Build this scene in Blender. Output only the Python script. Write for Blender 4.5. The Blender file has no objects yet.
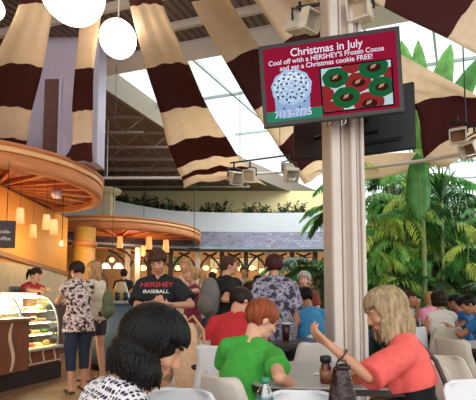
import bpy, bmesh, math, random
from mathutils import Vector, Matrix, noise
from mathutils.bvhtree import BVHTree
import numpy as np
random.seed(7)
R = math.radians
V = Vector
SC = bpy.context.scene
COL = SC.collection

# ------------------------------------------------------------------ camera
CAM_H, PITCH, FPX, PY0 = 1.15, R(4.0), 400.0, 268.0
cam_d = bpy.data.cameras.new('camera')
cam = bpy.data.objects.new('camera', cam_d); COL.objects.link(cam)
cam.location = (0, 0, CAM_H); cam.rotation_euler = (R(90) + PITCH, 0, 0)
cam_d.sensor_fit = 'HORIZONTAL'; cam_d.sensor_width = 36
cam_d.lens = FPX / 476 * 36; cam_d.shift_y = (PY0 - 200) / 476
cam_d.clip_end = 200
SC.camera = cam

def P(px, py, Y):
    a = (px - 238) / FPX; b = (PY0 - py) / FPX
    c, s = math.cos(PITCH), math.sin(PITCH)
    k = Y / (c - b * s)
    return V((a * k, Y, CAM_H + (s + b * c) * k))

# ------------------------------------------------------------------ world, light, exposure
w = bpy.data.worlds.new('sky'); SC.world = w; w.use_nodes = True
nt = w.node_tree; nt.nodes.clear()
wo = nt.nodes.new('ShaderNodeOutputWorld'); bg = nt.nodes.new('ShaderNodeBackground')
tc = nt.nodes.new('ShaderNodeTexCoord'); mp = nt.nodes.new('ShaderNodeMapping'); nz = nt.nodes.new('ShaderNodeTexNoise')
cr = nt.nodes.new('ShaderNodeValToRGB')
nz.inputs['Scale'].default_value = 2.2; nz.inputs['Detail'].default_value = 4
cr.color_ramp.elements[0].position = .38; cr.color_ramp.elements[0].color = (.9, .96, 1, 1)
cr.color_ramp.elements[1].position = .6; cr.color_ramp.elements[1].color = (1, 1, 1, 1)
nt.links.new(tc.outputs['Generated'], mp.inputs[0]); nt.links.new(mp.outputs[0], nz.inputs['Vector'])
nt.links.new(nz.outputs['Fac'], cr.inputs[0]); nt.links.new(cr.outputs[0], bg.inputs[0])
bg.inputs[1].default_value = 1.45
nt.links.new(bg.outputs[0], wo.inputs[0])

def area(name, loc, rot, size, power, color=(1, 1, 1), size_y=None):
    d = bpy.data.lights.new(name, 'AREA'); d.energy = power; d.color = color; d.size = size
    if size_y: d.shape = 'RECTANGLE'; d.size_y = size_y
    o = bpy.data.objects.new(name, d); COL.objects.link(o); o.location = loc; o.rotation_euler = rot
    return o
def point(name, loc, power, color, r=.08):
    d = bpy.data.lights.new(name, 'POINT'); d.energy = power; d.color = color; d.shadow_soft_size = r
    o = bpy.data.objects.new(name, d); COL.objects.link(o); o.location = loc
    return o
area('skylight_daylight', (3.5, 12.5, 8.2), (0, 0, R(-16)), 9, 900, (1, .99, .97), 8)
area('east_window_daylight', (9.6, 5, 3.2), (0, R(90), 0), 5, 230, (.97, 1, .97), 8)
area('rear_fill', (0, -4.2, 3.4), (R(72), 0, 0), 9, 210, (1, .93, .84), 4)  # added warm fill behind the camera, no window is built there
SC.view_settings.view_transform = 'Standard'; SC.view_settings.look = 'None'
SC.view_settings.gamma = 1; SC.view_settings.use_curve_mapping = False
SC.view_settings.exposure = 0.0
SC.cycles.use_denoising = True
SC.cycles.max_bounces = 6; SC.cycles.transparent_max_bounces = 12
SC.cycles.caustics_reflective = False; SC.cycles.caustics_refractive = False

# ------------------------------------------------------------------ materials
def hexc(h):
    h = h.lstrip('#'); c = [int(h[i:i + 2], 16) / 255 for i in (0, 2, 4)]
    return tuple((x / 12.92 if x <= .04045 else ((x + .055) / 1.055) ** 2.4) for x in c)
MATS = {}
def mat(name, col, rough=.6, metal=0, var=.12, scale=8, bump=0, bscale=60, emit=None, estr=0, spec=.5, stretch=None, trans=0):
    if name in MATS: return MATS[name]
    m = bpy.data.materials.new(name); m.use_nodes = True
    n = m.node_tree.nodes; l = m.node_tree.links; b = n['Principled BSDF']
    c = hexc(col) if isinstance(col, str) else col
    t = n.new('ShaderNodeTexCoord'); mp = n.new('ShaderNodeMapping'); l.new(t.outputs['Object'], mp.inputs[0])
    if stretch: mp.inputs['Scale'].default_value = stretch
    no = n.new('ShaderNodeTexNoise'); no.inputs['Scale'].default_value = scale; no.inputs['Detail'].default_value = 5
    l.new(mp.outputs[0], no.inputs['Vector'])
    r = n.new('ShaderNodeValToRGB')
    r.color_ramp.elements[0].position = .3; r.color_ramp.elements[1].position = .7
    r.color_ramp.elements[0].color = (*[max(0, x * (1 - var)) for x in c], 1)
    r.color_ramp.elements[1].color = (*[min(1, x * (1 + var)) for x in c], 1)
    l.new(no.outputs['Fac'], r.inputs[0]); l.new(r.outputs[0], b.inputs['Base Color'])
    b.inputs['Roughness'].default_value = rough; b.inputs['Metallic'].default_value = metal
    b.inputs['Specular IOR Level'].default_value = spec
    if bump:
        n2 = n.new('ShaderNodeTexNoise'); n2.inputs['Scale'].default_value = bscale; n2.inputs['Detail'].default_value = 4
        l.new(mp.outputs[0], n2.inputs['Vector'])
        bp = n.new('ShaderNodeBump'); bp.inputs['Strength'].default_value = bump; bp.inputs['Distance'].default_value = .02
        l.new(n2.outputs['Fac'], bp.inputs['Height']); l.new(bp.outputs[0], b.inputs['Normal'])
    if emit:
        b.inputs['Emission Color'].default_value = (*(hexc(emit) if isinstance(emit, str) else emit), 1)
        b.inputs['Emission Strength'].default_value = estr
    if trans: b.inputs['Transmission Weight'].default_value = trans
    MATS[name] = m
    return m
def emis(name, col, s=1.0):
    if name in MATS: return MATS[name]
    m = bpy.data.materials.new(name); m.use_nodes = True; n = m.node_tree.nodes; n.clear()
    o = n.new('ShaderNodeOutputMaterial'); e = n.new('ShaderNodeEmission')
    e.inputs[0].default_value = (*hexc(col), 1); e.inputs[1].default_value = s
    m.node_tree.links.new(e.outputs[0], o.inputs[0]); MATS[name] = m
    return m
def glassmat(name, tint=(1, 1, 1), gl=.12):
    m = bpy.data.materials.new(name); m.use_nodes = True; n = m.node_tree.nodes; n.clear(); l = m.node_tree.links
    o = n.new('ShaderNodeOutputMaterial'); mx = n.new('ShaderNodeMixShader'); t = n.new('ShaderNodeBsdfTransparent')
    g = n.new('ShaderNodeBsdfGlossy'); g.inputs['Roughness'].default_value = .03; t.inputs[0].default_value = (*tint, 1)
    mx.inputs[0].default_value = gl
    l.new(t.outputs[0], mx.inputs[1]); l.new(g.outputs[0], mx.inputs[2]); l.new(mx.outputs[0], o.inputs[0])
    MATS[name] = m
    return m
def ramp_pattern(name, kind, cols, scale=20, rough=.8, rnd=1.0, stretch=None):
    """printed fabric: cols = [(position, colour)...]"""
    m = bpy.data.materials.new(name); m.use_nodes = True; n = m.node_tree.nodes; l = m.node_tree.links; b = n['Principled BSDF']
    t = n.new('ShaderNodeTexCoord'); mp = n.new('ShaderNodeMapping'); l.new(t.outputs['Object'], mp.inputs[0])
    if stretch: mp.inputs['Scale'].default_value = stretch
    r = n.new('ShaderNodeValToRGB'); r.color_ramp.interpolation = 'CONSTANT'
    if kind == 'noise':
        x = n.new('ShaderNodeTexNoise'); x.inputs['Scale'].default_value = scale; x.inputs['Detail'].default_value = 3
        l.new(mp.outputs[0], x.inputs['Vector']); l.new(x.outputs['Fac'], r.inputs[0])
    else:
        x = n.new('ShaderNodeTexVoronoi'); x.inputs['Scale'].default_value = scale; x.inputs['Randomness'].default_value = rnd
        l.new(mp.outputs[0], x.inputs['Vector']); l.new(x.outputs['Distance'], r.inputs[0])
    el = r.color_ramp.elements
    while len(el) < len(cols): el.new(.5)
    for e, (p, c) in zip(el, cols): e.position = p; e.color = (*hexc(c), 1)
    l.new(r.outputs[0], b.inputs['Base Color']); b.inputs['Roughness'].default_value = rough
    MATS[name] = m
    return m

# ------------------------------------------------------------------ mesh helpers
def new_obj(name, me, m, parent=None):
    o = bpy.data.objects.new(name, me); COL.objects.link(o)
    if m is not None:
        if isinstance(m, (list, tuple)):
            for x in m: me.materials.append(x)
        else: me.materials.append(m)
    if parent is not None: o.parent = parent
    return o
def obj(name, bm, m, parent=None, smooth=False, loc=None):
    bmesh.ops.recalc_face_normals(bm, faces=bm.faces[:])
    me = bpy.data.meshes.new(name); bm.to_mesh(me); bm.free()
    if smooth: me.polygons.foreach_set('use_smooth', [True] * len(me.polygons))
    o = new_obj(name, me, m, parent)
    if loc is not None: o.location = loc
    return o
def tag(o, label=None, cat=None, group=None, kind=None):
    if label: o['label'] = label
    if cat: o['category'] = cat
    if group: o['group'] = group
    if kind: o['kind'] = kind
    return o
def thing(name, label, cat, loc=(0, 0, 0), rz=0, group=None):
    o = bpy.data.objects.new(name, None); COL.objects.link(o); o.location = loc; o.rotation_euler = (0, 0, rz)
    o.empty_display_size = .1
    return tag(o, label, cat, group)
def struct(name, bm, m, parent=None, smooth=False):
    o = obj(name, bm, m, parent, smooth)
    if parent is None: o['kind'] = 'structure'
    return o
def copy_tree(o, parent=None):
    c = o.copy(); COL.objects.link(c); c.parent = parent
    for ch in list(o.children): copy_tree(ch, c)
    return c
def box(bm, x0, x1, y0, y1, z0, z1, M=None, mi=0, bev=0):
    g = bmesh.ops.create_cube(bm, size=1)
    vs = g['verts']
    for v in vs:
        v.co = V((x0 + (v.co.x + .5) * (x1 - x0), y0 + (v.co.y + .5) * (y1 - y0), z0 + (v.co.z + .5) * (z1 - z0)))
    fs = {f for v in vs for f in v.link_faces}
    for f in fs: f.material_index = mi
    if bev:
        es = {e for v in vs for e in v.link_edges}
        r = bmesh.ops.bevel(bm, geom=list(es), offset=bev, segments=2, affect='EDGES')
        vs = list({v for f in r['faces'] for v in f.verts} | {v for v in vs if v.is_valid})
    if M is not None: bmesh.ops.transform(bm, matrix=M, verts=vs)
    return vs
def ball(bm, c, r, M=None, seg=16, ring=10):
    """ellipsoid; r float or 3-tuple; M a rotation"""
    if not hasattr(r, '__len__'): r = (r, r, r)
    T = Matrix.Translation(V(c)) @ (M.to_4x4() if M is not None else Matrix.Identity(4)) @ Matrix.Diagonal((*r, 1))
    rows = [[bm.verts.new(T @ V((math.sin(math.pi * i / ring) * math.cos(2 * math.pi * k / seg), math.sin(math.pi * i / ring) * math.sin(2 * math.pi * k / seg), math.cos(math.pi * i / ring)))) for k in range(seg)] for i in range(1, ring)]
    a, z = bm.verts.new(T @ V((0, 0, 1))), bm.verts.new(T @ V((0, 0, -1)))
    for k in range(seg):
        j = (k + 1) % seg; bm.faces.new((a, rows[0][k], rows[0][j])); bm.faces.new((z, rows[-1][j], rows[-1][k]))
        for p, q in zip(rows, rows[1:]): bm.faces.new((p[k], q[k], q[j], p[j]))
def cone(bm, p0, r0, p1, r1, seg=14, cap=True):
    p0, p1 = V(p0), V(p1); d = p1 - p0; L = max(d.length, 1e-5)
    T = Matrix.Translation((p0 + p1) / 2) @ d.to_track_quat('Z', 'Y').to_matrix().to_4x4()
    return bmesh.ops.create_cone(bm, cap_ends=cap, segments=seg, radius1=r0, radius2=r1, depth=L, matrix=T)['verts']
def caps(bm, p0, r0, p1, r1, seg=14):
    cone(bm, p0, r0, p1, r1, seg); ball(bm, p0, r0, seg=seg, ring=8); ball(bm, p1, r1, seg=seg, ring=8)
def ecyl(bm, p0, r0, p1, r1, Rm, seg=24):
    """elliptical frustum; rings lie in the Rm frame's xy"""
    a, b = [], []
    for i in range(seg):
        t = 2 * math.pi * i / seg
        a.append(bm.verts.new(V(p0) + Rm @ V((r0[0] * math.cos(t), r0[1] * math.sin(t), 0))))
        b.append(bm.verts.new(V(p1) + Rm @ V((r1[0] * math.cos(t), r1[1] * math.sin(t), 0))))
    for i in range(seg):
        j = (i + 1) % seg; bm.faces.new((a[i], a[j], b[j], b[i]))
    bm.faces.new(a[::-1]); bm.faces.new(b)
def tube(bm, pts, rad, seg=8):
    n = len(pts); pts = [V(p) for p in pts]
    if not hasattr(rad, '__len__'): rad = [rad] * n
    rings = []
    up = V((0, 0, 1))
    for i, p in enumerate(pts):
        d = (pts[min(i + 1, n - 1)] - pts[max(i - 1, 0)])
        if d.length < 1e-7: d = V((0, 0, 1))
        d.normalize()
        if i == 0:
            u = d.cross(up if abs(d.z) < .9 else V((1, 0, 0))).normalized()
        else:
            u = (u - d * u.dot(d))
            u = u.normalized() if u.length > 1e-6 else d.orthogonal().normalized()
        v = d.cross(u)
        rings.append([bm.verts.new(p + (u * math.cos(2 * math.pi * k / seg) + v * math.sin(2 * math.pi * k / seg)) * rad[i]) for k in range(seg)])
    for a, b in zip(rings, rings[1:]):
        for k in range(seg):
            j = (k + 1) % seg; bm.faces.new((a[k], a[j], b[j], b[k]))
    bm.faces.new(rings[0][::-1]); bm.faces.new(rings[-1])
def lathe(bm, prof, c=(0, 0, 0), seg=24):
    """prof = [(r,z)...]; closed top/bottom when r==0"""
    c = V(c); rings = []
    for r, z in prof:
        if r < 1e-5: rings.append([bm.verts.new(c + V((0, 0, z)))])
        else: rings.append([bm.verts.new(c + V((r * math.cos(2 * math.pi * k / seg), r * math.sin(2 * math.pi * k / seg), z))) for k in range(seg)])
    for a, b in zip(rings, rings[1:]):
        for k in range(seg):
            j = (k + 1) % seg
            if len(a) == 1 and len(b) == 1: continue
            if len(a) == 1: bm.faces.new((a[0], b[j], b[k]))
            elif len(b) == 1: bm.faces.new((a[k], a[j], b[0]))
            else: bm.faces.new((a[k], a[j], b[j], b[k]))
def sheet(bm, rows, thick=.012, mi=None):
    """closed thick sheet from a grid of points"""
    n, m = len(rows), len(rows[0])
    P3 = [[V(p) for p in r] for r in rows]
    def nrm(i, j):
        a = P3[min(i + 1, n - 1)][j] - P3[max(i - 1, 0)][j]; b = P3[i][min(j + 1, m - 1)] - P3[i][max(j - 1, 0)]
        c = a.cross(b)
        return c.normalized() if c.length > 1e-9 else V((0, 0, 1))
    A = [[bm.verts.new(P3[i][j] + nrm(i, j) * thick / 2) for j in range(m)] for i in range(n)]
    B = [[bm.verts.new(P3[i][j] - nrm(i, j) * thick / 2) for j in range(m)] for i in range(n)]
    def F(vs, i=0):
        f = bm.faces.new(vs)
        if mi: f.material_index = mi(i)
    for i in range(n - 1):
        for j in range(m - 1):
            F((A[i][j], A[i][j + 1], A[i + 1][j + 1], A[i + 1][j]), i)
            F((B[i][j], B[i + 1][j], B[i + 1][j + 1], B[i][j + 1]), i)
        F((A[i][0], A[i + 1][0], B[i + 1][0], B[i][0]), i)
        F((A[i][m - 1], B[i][m - 1], B[i + 1][m - 1], A[i + 1][m - 1]), i)
    for j in range(m - 1):
        F((A[0][j], B[0][j], B[0][j + 1], A[0][j + 1]), 0)
        F((A[n - 1][j], A[n - 1][j + 1], B[n - 1][j + 1], B[n - 1][j]), n - 2)
def prism(bm, pts2, z0, z1):
    a = [bm.verts.new((x, y, z0)) for x, y in pts2]; b = [bm.verts.new((x, y, z1)) for x, y in pts2]
    n = len(a)
    for i in range(n): bm.faces.new((a[i], a[(i + 1) % n], b[(i + 1) % n], b[i]))
    bm.faces.new(a[::-1]); bm.faces.new(b)
def BM(): return bmesh.new()
def remesh(bm, voxel, smooth=2, fold=0, fscale=9, seed=0, fac=.5):
    me = bpy.data.meshes.new('m'); bmesh.ops.recalc_face_normals(bm, faces=bm.faces[:]); bm.to_mesh(me); bm.free()
    o = bpy.data.objects.new('t', me); COL.objects.link(o)
    r = o.modifiers.new('r', 'REMESH'); r.mode = 'VOXEL'; r.voxel_size = voxel; r.use_smooth_shade = True
    if smooth:
        s = o.modifiers.new('s', 'SMOOTH'); s.factor = fac; s.iterations = smooth
    dg = bpy.context.evaluated_depsgraph_get(); dg.update()
    out = bpy.data.meshes.new_from_object(o.evaluated_get(dg))
    bpy.data.objects.remove(o); bpy.data.meshes.remove(me)
    if fold:
        n = len(out.vertices); co = np.empty(n * 3, 'f'); out.vertices.foreach_get('co', co); co = co.reshape(-1, 3)
        no = np.empty(n * 3, 'f'); out.vertex_normals.foreach_get('vector', no); no = no.reshape(-1, 3)
        d = np.empty(n, 'f'); sv = V((seed * 3.7, seed * 1.3, 0))
        for i in range(n):
            p = V(co[i]); q = V((p.x * fscale, p.y * fscale, p.z * fscale * .55)) + sv
            a = noise.noise(q); b = 1 - abs(noise.noise(q * 1.7 + V((5, 5, 5)))) * 2.4
            d[i] = (a * .7 + b * .5) * fold
        co += no * d[:, None]
        out.vertices.foreach_set('co', co.ravel())
    out.polygons.foreach_set('use_smooth', [True] * len(out.polygons)); out.update()
    return out
def text_mesh(s, size, align='LEFT'):
    cu = bpy.data.curves.new('txt', 'FONT'); cu.body = s; cu.size = size; cu.align_x = align; cu.fill_mode = 'FRONT'
    cu.offset = size * .012
    o = bpy.data.objects.new('t', cu); COL.objects.link(o)
    dg = bpy.context.evaluated_depsgraph_get(); dg.update()
    me = bpy.data.meshes.new_from_object(o.evaluated_get(dg)); bpy.data.objects.remove(o)
    return me

# ------------------------------------------------------------------ common materials
M_white = mat('white_shell', '#dfe0e4', .35, var=.03)
M_beige = mat('beige_shell', '#c2b8aa', .4, var=.04)
M_chrome = mat('chrome', '#b9bcc0', .2, metal=1, var=.05)
M_black = mat('black_plastic', '#121214', .4, var=.2)
M_wood = mat('orange_wood', '#c47a4a', .6, var=.22, scale=3, stretch=(1, 1, 9))
M_pale = mat('pale_wood', '#e6b37c', .4, var=.12, scale=3, stretch=(1, 1, 9))
M_soffit = mat('red_wood_soffit', '#a3492c', .5, var=.3, scale=1.6)
M_steel = mat('steel', '#8f9094', .35, metal=.8)
M_glass = glassmat('clear_glass', (.97, .99, .98), .07)
M_eyew = mat('eye_white', '#e8e4df', .2, var=.02)
M_iris = mat('iris', '#2c1d14', .2)
M_lip = mat('lips', '#a8504a', .45, var=.05)

def skin(name, c): return mat(name, c, .5, var=.07, scale=14, bump=.05, bscale=120)
SK = {'fair': skin('fair_skin', '#d9a487'), 'tan': skin('tan_skin', '#b77d5f'), 'mid': skin('warm_skin', '#c68f71'), 'brown': skin('brown_skin', '#8f5c43')}
def hairm(name, c): return mat(name, c, .5, spec=.22, var=.45, scale=40, bump=.3, bscale=90, stretch=(1.5, 1.5, .25))
HR = {'black': hairm('black_hair', '#0c0908'), 'dark': hairm('dark_brown_hair', '#2b1a13'), 'brown': hairm('brown_hair', '#4a2d1e'),
      'blond': hairm('blonde_hair', '#b38a5c'), 'ashblond': hairm('ash_blonde_hair', '#a38d6c'), 'red': hairm('ginger_hair', '#8a4426'),
      'grey': hairm('grey_hair', '#b9b0a4'), 'auburn': hairm('auburn_hair', '#3f1c16')}
def cloth(name, c, var=.1): return mat(name, c, .85, var=var, scale=30, bump=.08, bscale=200)

# ================================================================== STRUCTURE
def floor_mat():
    m = bpy.data.materials.new('floor_tile'); m.use_nodes = True; n = m.node_tree.nodes; l = m.node_tree.links; b = n['Principled BSDF']
    t = n.new('ShaderNodeTexCoord'); mp = n.new('ShaderNodeMapping'); l.new(t.outputs['Object'], mp.inputs[0]); mp.inputs['Rotation'].default_value = (0, 0, R(-12))
    k = n.new('ShaderNodeTexBrick'); k.offset = 0; k.inputs['Scale'].default_value = 1
    k.inputs['Brick Width'].default_value = .33; k.inputs['Row Height'].default_value = .33; k.inputs['Mortar Size'].default_value = .006
    k.inputs['Color1'].default_value = (*hexc('#a07c5e'), 1); k.inputs['Color2'].default_value = (*hexc('#8f6a4e'), 1); k.inputs['Mortar'].default_value = (*hexc('#5c4534'), 1)
    l.new(mp.outputs[0], k.inputs['Vector'])
    no = n.new('ShaderNodeTexNoise'); no.inputs['Scale'].default_value = 6; l.new(mp.outputs[0], no.inputs['Vector'])
    mx = n.new('ShaderNodeMix'); mx.data_type = 'RGBA'; mx.blend_type = 'MULTIPLY'; mx.inputs[0].default_value = .35
    l.new(k.outputs['Color'], mx.inputs[6]); l.new(no.outputs['Color'], mx.inputs[7]); l.new(mx.outputs[2], b.inputs['Base Color'])
    b.inputs['Roughness'].default_value = .35
    return m
b = BM(); box(b, -9, 12, -6, 24, -.1, 0); struct('floor', b, floor_mat())

def deck_mat():
    m = bpy.data.materials.new('ceiling_deck'); m.use_nodes = True; n = m.node_tree.nodes; l = m.node_tree.links; b = n['Principled BSDF']
    t = n.new('ShaderNodeTexCoord'); mp = n.new('ShaderNodeMapping'); l.new(t.outputs['Object'], mp.inputs[0]); mp.inputs['Rotation'].default_value = (0, 0, R(28))
    wv = n.new('ShaderNodeTexWave'); wv.inputs['Scale'].default_value = 2.2; wv.inputs['Distortion'].default_value = .1
    l.new(mp.outputs[0], wv.inputs['Vector']); r = n.new('ShaderNodeValToRGB')
    r.color_ramp.elements[0].color = (*hexc('#5f5149'), 1); r.color_ramp.elements[1].color = (*hexc('#85766b'), 1)
    l.new(wv.outputs['Fac'], r.inputs[0]); l.new(r.outputs[0], b.inputs['Base Color']); b.inputs['Roughness'].default_value = .8
    bp = n.new('ShaderNodeBump'); bp.inputs['Strength'].default_value = .6; bp.inputs['Distance'].default_value = .05
    l.new(wv.outputs['Fac'], bp.inputs['Height']); l.new(bp.outputs[0], b.inputs['Normal'])
    return m
def fabric(name, c):
    m = mat(name, c, .9, var=.05, bump=.15, bscale=30); n = m.node_tree.nodes; l = m.node_tree.links; b = n['Principled BSDF']
    t = n.new('ShaderNodeBsdfTranslucent'); mx = n.new('ShaderNodeMixShader'); mx.inputs[0].default_value = .5; l.new(b.inputs['Base Color'].links[0].from_socket, t.inputs[0])
    l.new(b.outputs[0], mx.inputs[1]); l.new(t.outputs[0], mx.inputs[2]); l.new(mx.outputs[0], n['Material Output'].inputs[0]); return m
M_cream = fabric('cream_banner_fabric', '#f8e6cf'); M_maroon = fabric('maroon_banner_fabric', '#5c2824')
M_deck = deck_mat()
M_beam = mat('beam_paint', '#c9bcae', .7, var=.05)
M_offw = mat('white_paint', '#d9d6d6', .7, var=.03)
ZC, ZG, CZ = 6.1, 6.62, 3.2
FR = [V((-3.5, 8.72)), V((9.8, 4.75))]          # near edge of the glass roof
LE = [V((-3.5, 8.72)), V((-2.25, 11.5)), V((.1, 15.7)), V((3.4, 20)), V((5.2, 22))]   # its left edge
b = BM(); prism(b, [(-9, -1), (9.8, -1), (9.8, 4.75), *[tuple(p) for p in LE], (-9, 22)], ZC, ZC + .12)
struct('ceiling', b, M_deck)
# cheek of the light well
b = BM()
for p, q in zip(LE, LE[1:]):
    n_ = V((q.y - p.y, p.x - q.x)).normalized() * .1
    prism(b, [(p.x, p.y), (q.x, q.y), (q.x + n_.x, q.y + n_.y), (p.x + n_.x, p.y + n_.y)], ZC - .03, ZG + .05)
struct('trim_1', b, mat('well_paint', '#867a6e', .75, var=.06))
fd = (FR[1] - FR[0]).normalized(); fn = V((-fd.y, fd.x))
def along(b_, o0, o1, z0, z1, s0=0, s1=13.6):
    q = [FR[0] + fd * s0 - fn * o0, FR[0] + fd * s1 - fn * o0, FR[0] + fd * s1 - fn * o1, FR[0] + fd * s0 - fn * o1]
    prism(b_, [tuple(x) for x in q], z0, z1)
b = BM(); along(b, -.05, .5, ZC - .06, ZG + .05, -3.5); struct('trim_2', b, M_offw)
def roof_beam(o, wd, dp):
    b = BM(); along(b, o, o + wd, ZC - dp, ZC, -5.6); return tag(obj('roof_beam', b, M_beam), 'pale painted beam running under the near ceiling deck', 'beam', 'pale beams under the near ceiling')
for o in (1.0, 1.75, 2.55, 3.4, 4.3, 5.2): roof_beam(o, .07, .14)
# glass roof
b = BM()
prism(b, [*[tuple(p) for p in LE], (12, 22), (12, FR[1].y - .6), tuple(FR[1])], ZG, ZG + .02)
struct('window_1', b, glassmat('roof_glass', (.97, 1, .99), .05))
M_mull = mat('mullion', '#9fb0ab', .5, var=.04)
ld = V((.49, .87)).normalized()
b = BM()
for i in range(1, 11):
    p = FR[0] + fd * (1.25 * i + .9); q = p + ld * 16; n_ = V((ld.y, -ld.x)) * .022
    prism(b, [tuple(p - n_), tuple(p + n_), tuple(q + n_), tuple(q - n_)], ZG - .08, ZG)
for k in range(1, 6):
    o = 2.6 * k; along(b, -o, -o - .04, ZG - .07, ZG, 1.6 * k - 1.2)
struct('trim_3', b, M_mull)
# open-web joists under the dark far ceiling
def joist(y0, x1):
    b = BM(); x0 = -8
    box(b, x0, x1, y0 - .03, y0 + .03, ZC - .07, ZC); box(b, x0, x1, y0 - .03, y0 + .03, ZC - .5, ZC - .44)
    n = int((x1 - x0) / .45)
    for i in range(n):
        a = x0 + (x1 - x0) * i / n; c = x0 + (x1 - x0) * (i + 1) / n
        if i % 2: cone(b, (a, y0, ZC - .05), .014, (c, y0, ZC - .46), .014, 6)
        else: cone(b, (a, y0, ZC - .46), .014, (c, y0, ZC - .05), .014, 6)
    return tag(obj('roof_joist', b, mat('joist_paint', '#8d8073', .7)), 'grey-brown open-web joist spanning under the dark far ceiling', 'joist', 'open-web joists under the far ceiling')
for y0 in (10.7, 11.8, 12.9, 14, 15.1, 16.2):
    t_ = next(((p, q) for p, q in zip(LE, LE[1:]) if p.y <= y0 < q.y)); f_ = (y0 - t_[0].y) / (t_[1].y - t_[0].y)
    joist(y0, t_[0].x + (t_[1].x - t_[0].x) * f_)
# side and back walls
b = BM(); box(b, -9, -8.8, -1, 22, 0, ZC); struct('wall_left', b, mat('wall_paint', '#b98e63', .7))
b = BM(); box(b, -9, 5.4, 20.6, 20.8, 0, ZC); struct('wall_back', b, mat('store_wall', '#b99368', .7, var=.2, scale=1.2))
b = BM(); box(b, -9, 5.4, 18.6, 18.75, 4.6, ZC); struct('wall_upper', b, mat('upper_wall', '#e6d6a4', .8, var=.04))
# glass end wall of the garden
b = BM(); box(b, 5.4, 12, 19.5, 19.52, 0, ZG); struct('window_2', b, glassmat('end_glass', (.95, 1, .97), .06))
b = BM()
for i in range(6): x = 5.4 + i * 1.3; box(b, x, x + .07, 19.4, 19.5, 0, ZG)
for z in (1.2, 3.0, 4.8, 6.4): box(b, 5.4, 12, 19.4, 19.5, z, z + .07)
struct('trim_4', b, M_mull)
b = BM(); box(b, 11.9, 11.92, 5, 19.5, 0, ZG); struct('window_3', b, MATS['end_glass'])
b = BM()
for i in range(9): y = 5 + i * 1.8; box(b, 11.8, 11.9, y, y + .07, 0, ZG)
struct('trim_5', b, M_mull)

# curved upper fascia (white), planter ledge, shingled roof below it, and the storefront edge
CUR = [(-9, 12.2), (-7, 13.6), (-5.2, 14.9), (-3.6, 15.75), (-2, 16.25), (0, 16.5), (2, 16.5), (3.6, 16.35), (5.4, 16.1)]
def smoothc(pts, n=6):
    out = []
    for i in range(len(pts) - 1):
        p0 = V(pts[max(i - 1, 0)]); p1 = V(pts[i]); p2 = V(pts[i + 1]); p3 = V(pts[min(i + 2, len(pts) - 1)])
        for k in range(n):
            t = k / n
            out.append(.5 * ((2 * p1) + (p2 - p0) * t + (2 * p0 - 5 * p1 + 4 * p2 - p3) * t * t + (3 * p1 - p0 - 3 * p2 + p3) * t ** 3))
    out.append(V(pts[-1])); return out
CU = smoothc(CUR)
def band(z0, o0, z1, o1, th):
    """strip following CU, offset towards the camera by o; th thickness back"""
    b = BM(); rows = []
    for i, p in enumerate(CU):
        d = (CU[min(i + 1, len(CU) - 1)] - CU[max(i - 1, 0)]).normalized(); n = V((d.y, -d.x))
        rows.append([V((*(p + n * o0), z0)), V((*(p + n * o1), z1))])
    sheet(b, rows, th); return b
def ztop(p): return 4.6 + max(0, 16.1 - p.y) * .22
b_ = BM(); rows = [[V((p.x, p.y, 3.74)), V((p.x, p.y, ztop(p)))] for p in CU]; sheet(b_, rows, .12)
struct('wall_fascia', b_, mat('fascia_white', '#ccd3da', .7, var=.02))
b = BM(); rows = []
for p in CU: rows.append([V((p.x, p.y + .08, ztop(p) - .14)), V((p.x * .98, p.y + 2.3, ztop(p) - .14))])
sheet(b, rows, .08); struct('wall_ledge', b, mat('ledge', '#8f8474', .8))
def shingle_mat():
    m = bpy.data.materials.new('shingles'); m.use_nodes = True; n = m.node_tree.nodes; l = m.node_tree.links; bb = n['Principled BSDF']
    t = n.new('ShaderNodeTexCoord'); mp = n.new('ShaderNodeMapping'); l.new(t.outputs['Object'], mp.inputs[0]); mp.inputs['Rotation'].default_value = (R(90), 0, 0)
    k = n.new('ShaderNodeTexBrick'); k.inputs['Brick Width'].default_value = .22; k.inputs['Row Height'].default_value = .11; k.inputs['Scale'].default_value = 1; k.inputs['Mortar Size'].default_value = .008
    k.inputs['Color1'].default_value = (*hexc('#8c8a9c'), 1); k.inputs['Color2'].default_value = (*hexc('#6f6e80'), 1); k.inputs['Mortar'].default_value = (*hexc('#4a4956'), 1)
    l.new(mp.outputs[0], k.inputs['Vector']); l.new(k.outputs['Color'], bb.inputs['Base Color']); bb.inputs['Roughness'].default_value = .85
    return m
struct('trim_6', band(3.02, .75, 3.76, .12, .06), shingle_mat())
struct('trim_7', band(2.88, .77, 3.03, .77, .08), mat('eave_board', '#2f2b2a', .6))
struct('trim_8', band(2.98, .83, 3.06, .83, .05), mat('eave_gutter', '#98a6b4', .4))

# ---------------------------------------------------------------- lavender pylon with brown recess
M_lav = mat('lavender_paint', '#c0b4ca', .7, var=.04)
p0 = P(18, 100, 7.35); p1 = P(99.5, 100, 7.35)
b = BM(); box(b, p0.x, p1.x - .13, 7.35, 7.7, CZ + .425, ZC)
o = struct('wall_pylon', b, M_lav)
xa, xb = P(44, 100, 7.3).x, P(59, 100, 7.3).x
b = BM(); box(b, xa, xb, 7.31, 7.37, CZ + .43, 5.25); obj('recess_panel', b, mat('brown_panel', '#6d4a44', .7), o)
b = BM(); box(b, xb, xb + .05, 7.28, 7.37, CZ + .43, 5.3); box(b, p1.x - .13, p1.x, 7.28, 7.7, CZ + .43, ZC); obj('pilaster_strip', b, mat('lilac_paint', '#c5bed6', .7, var=.03), o)

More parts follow.
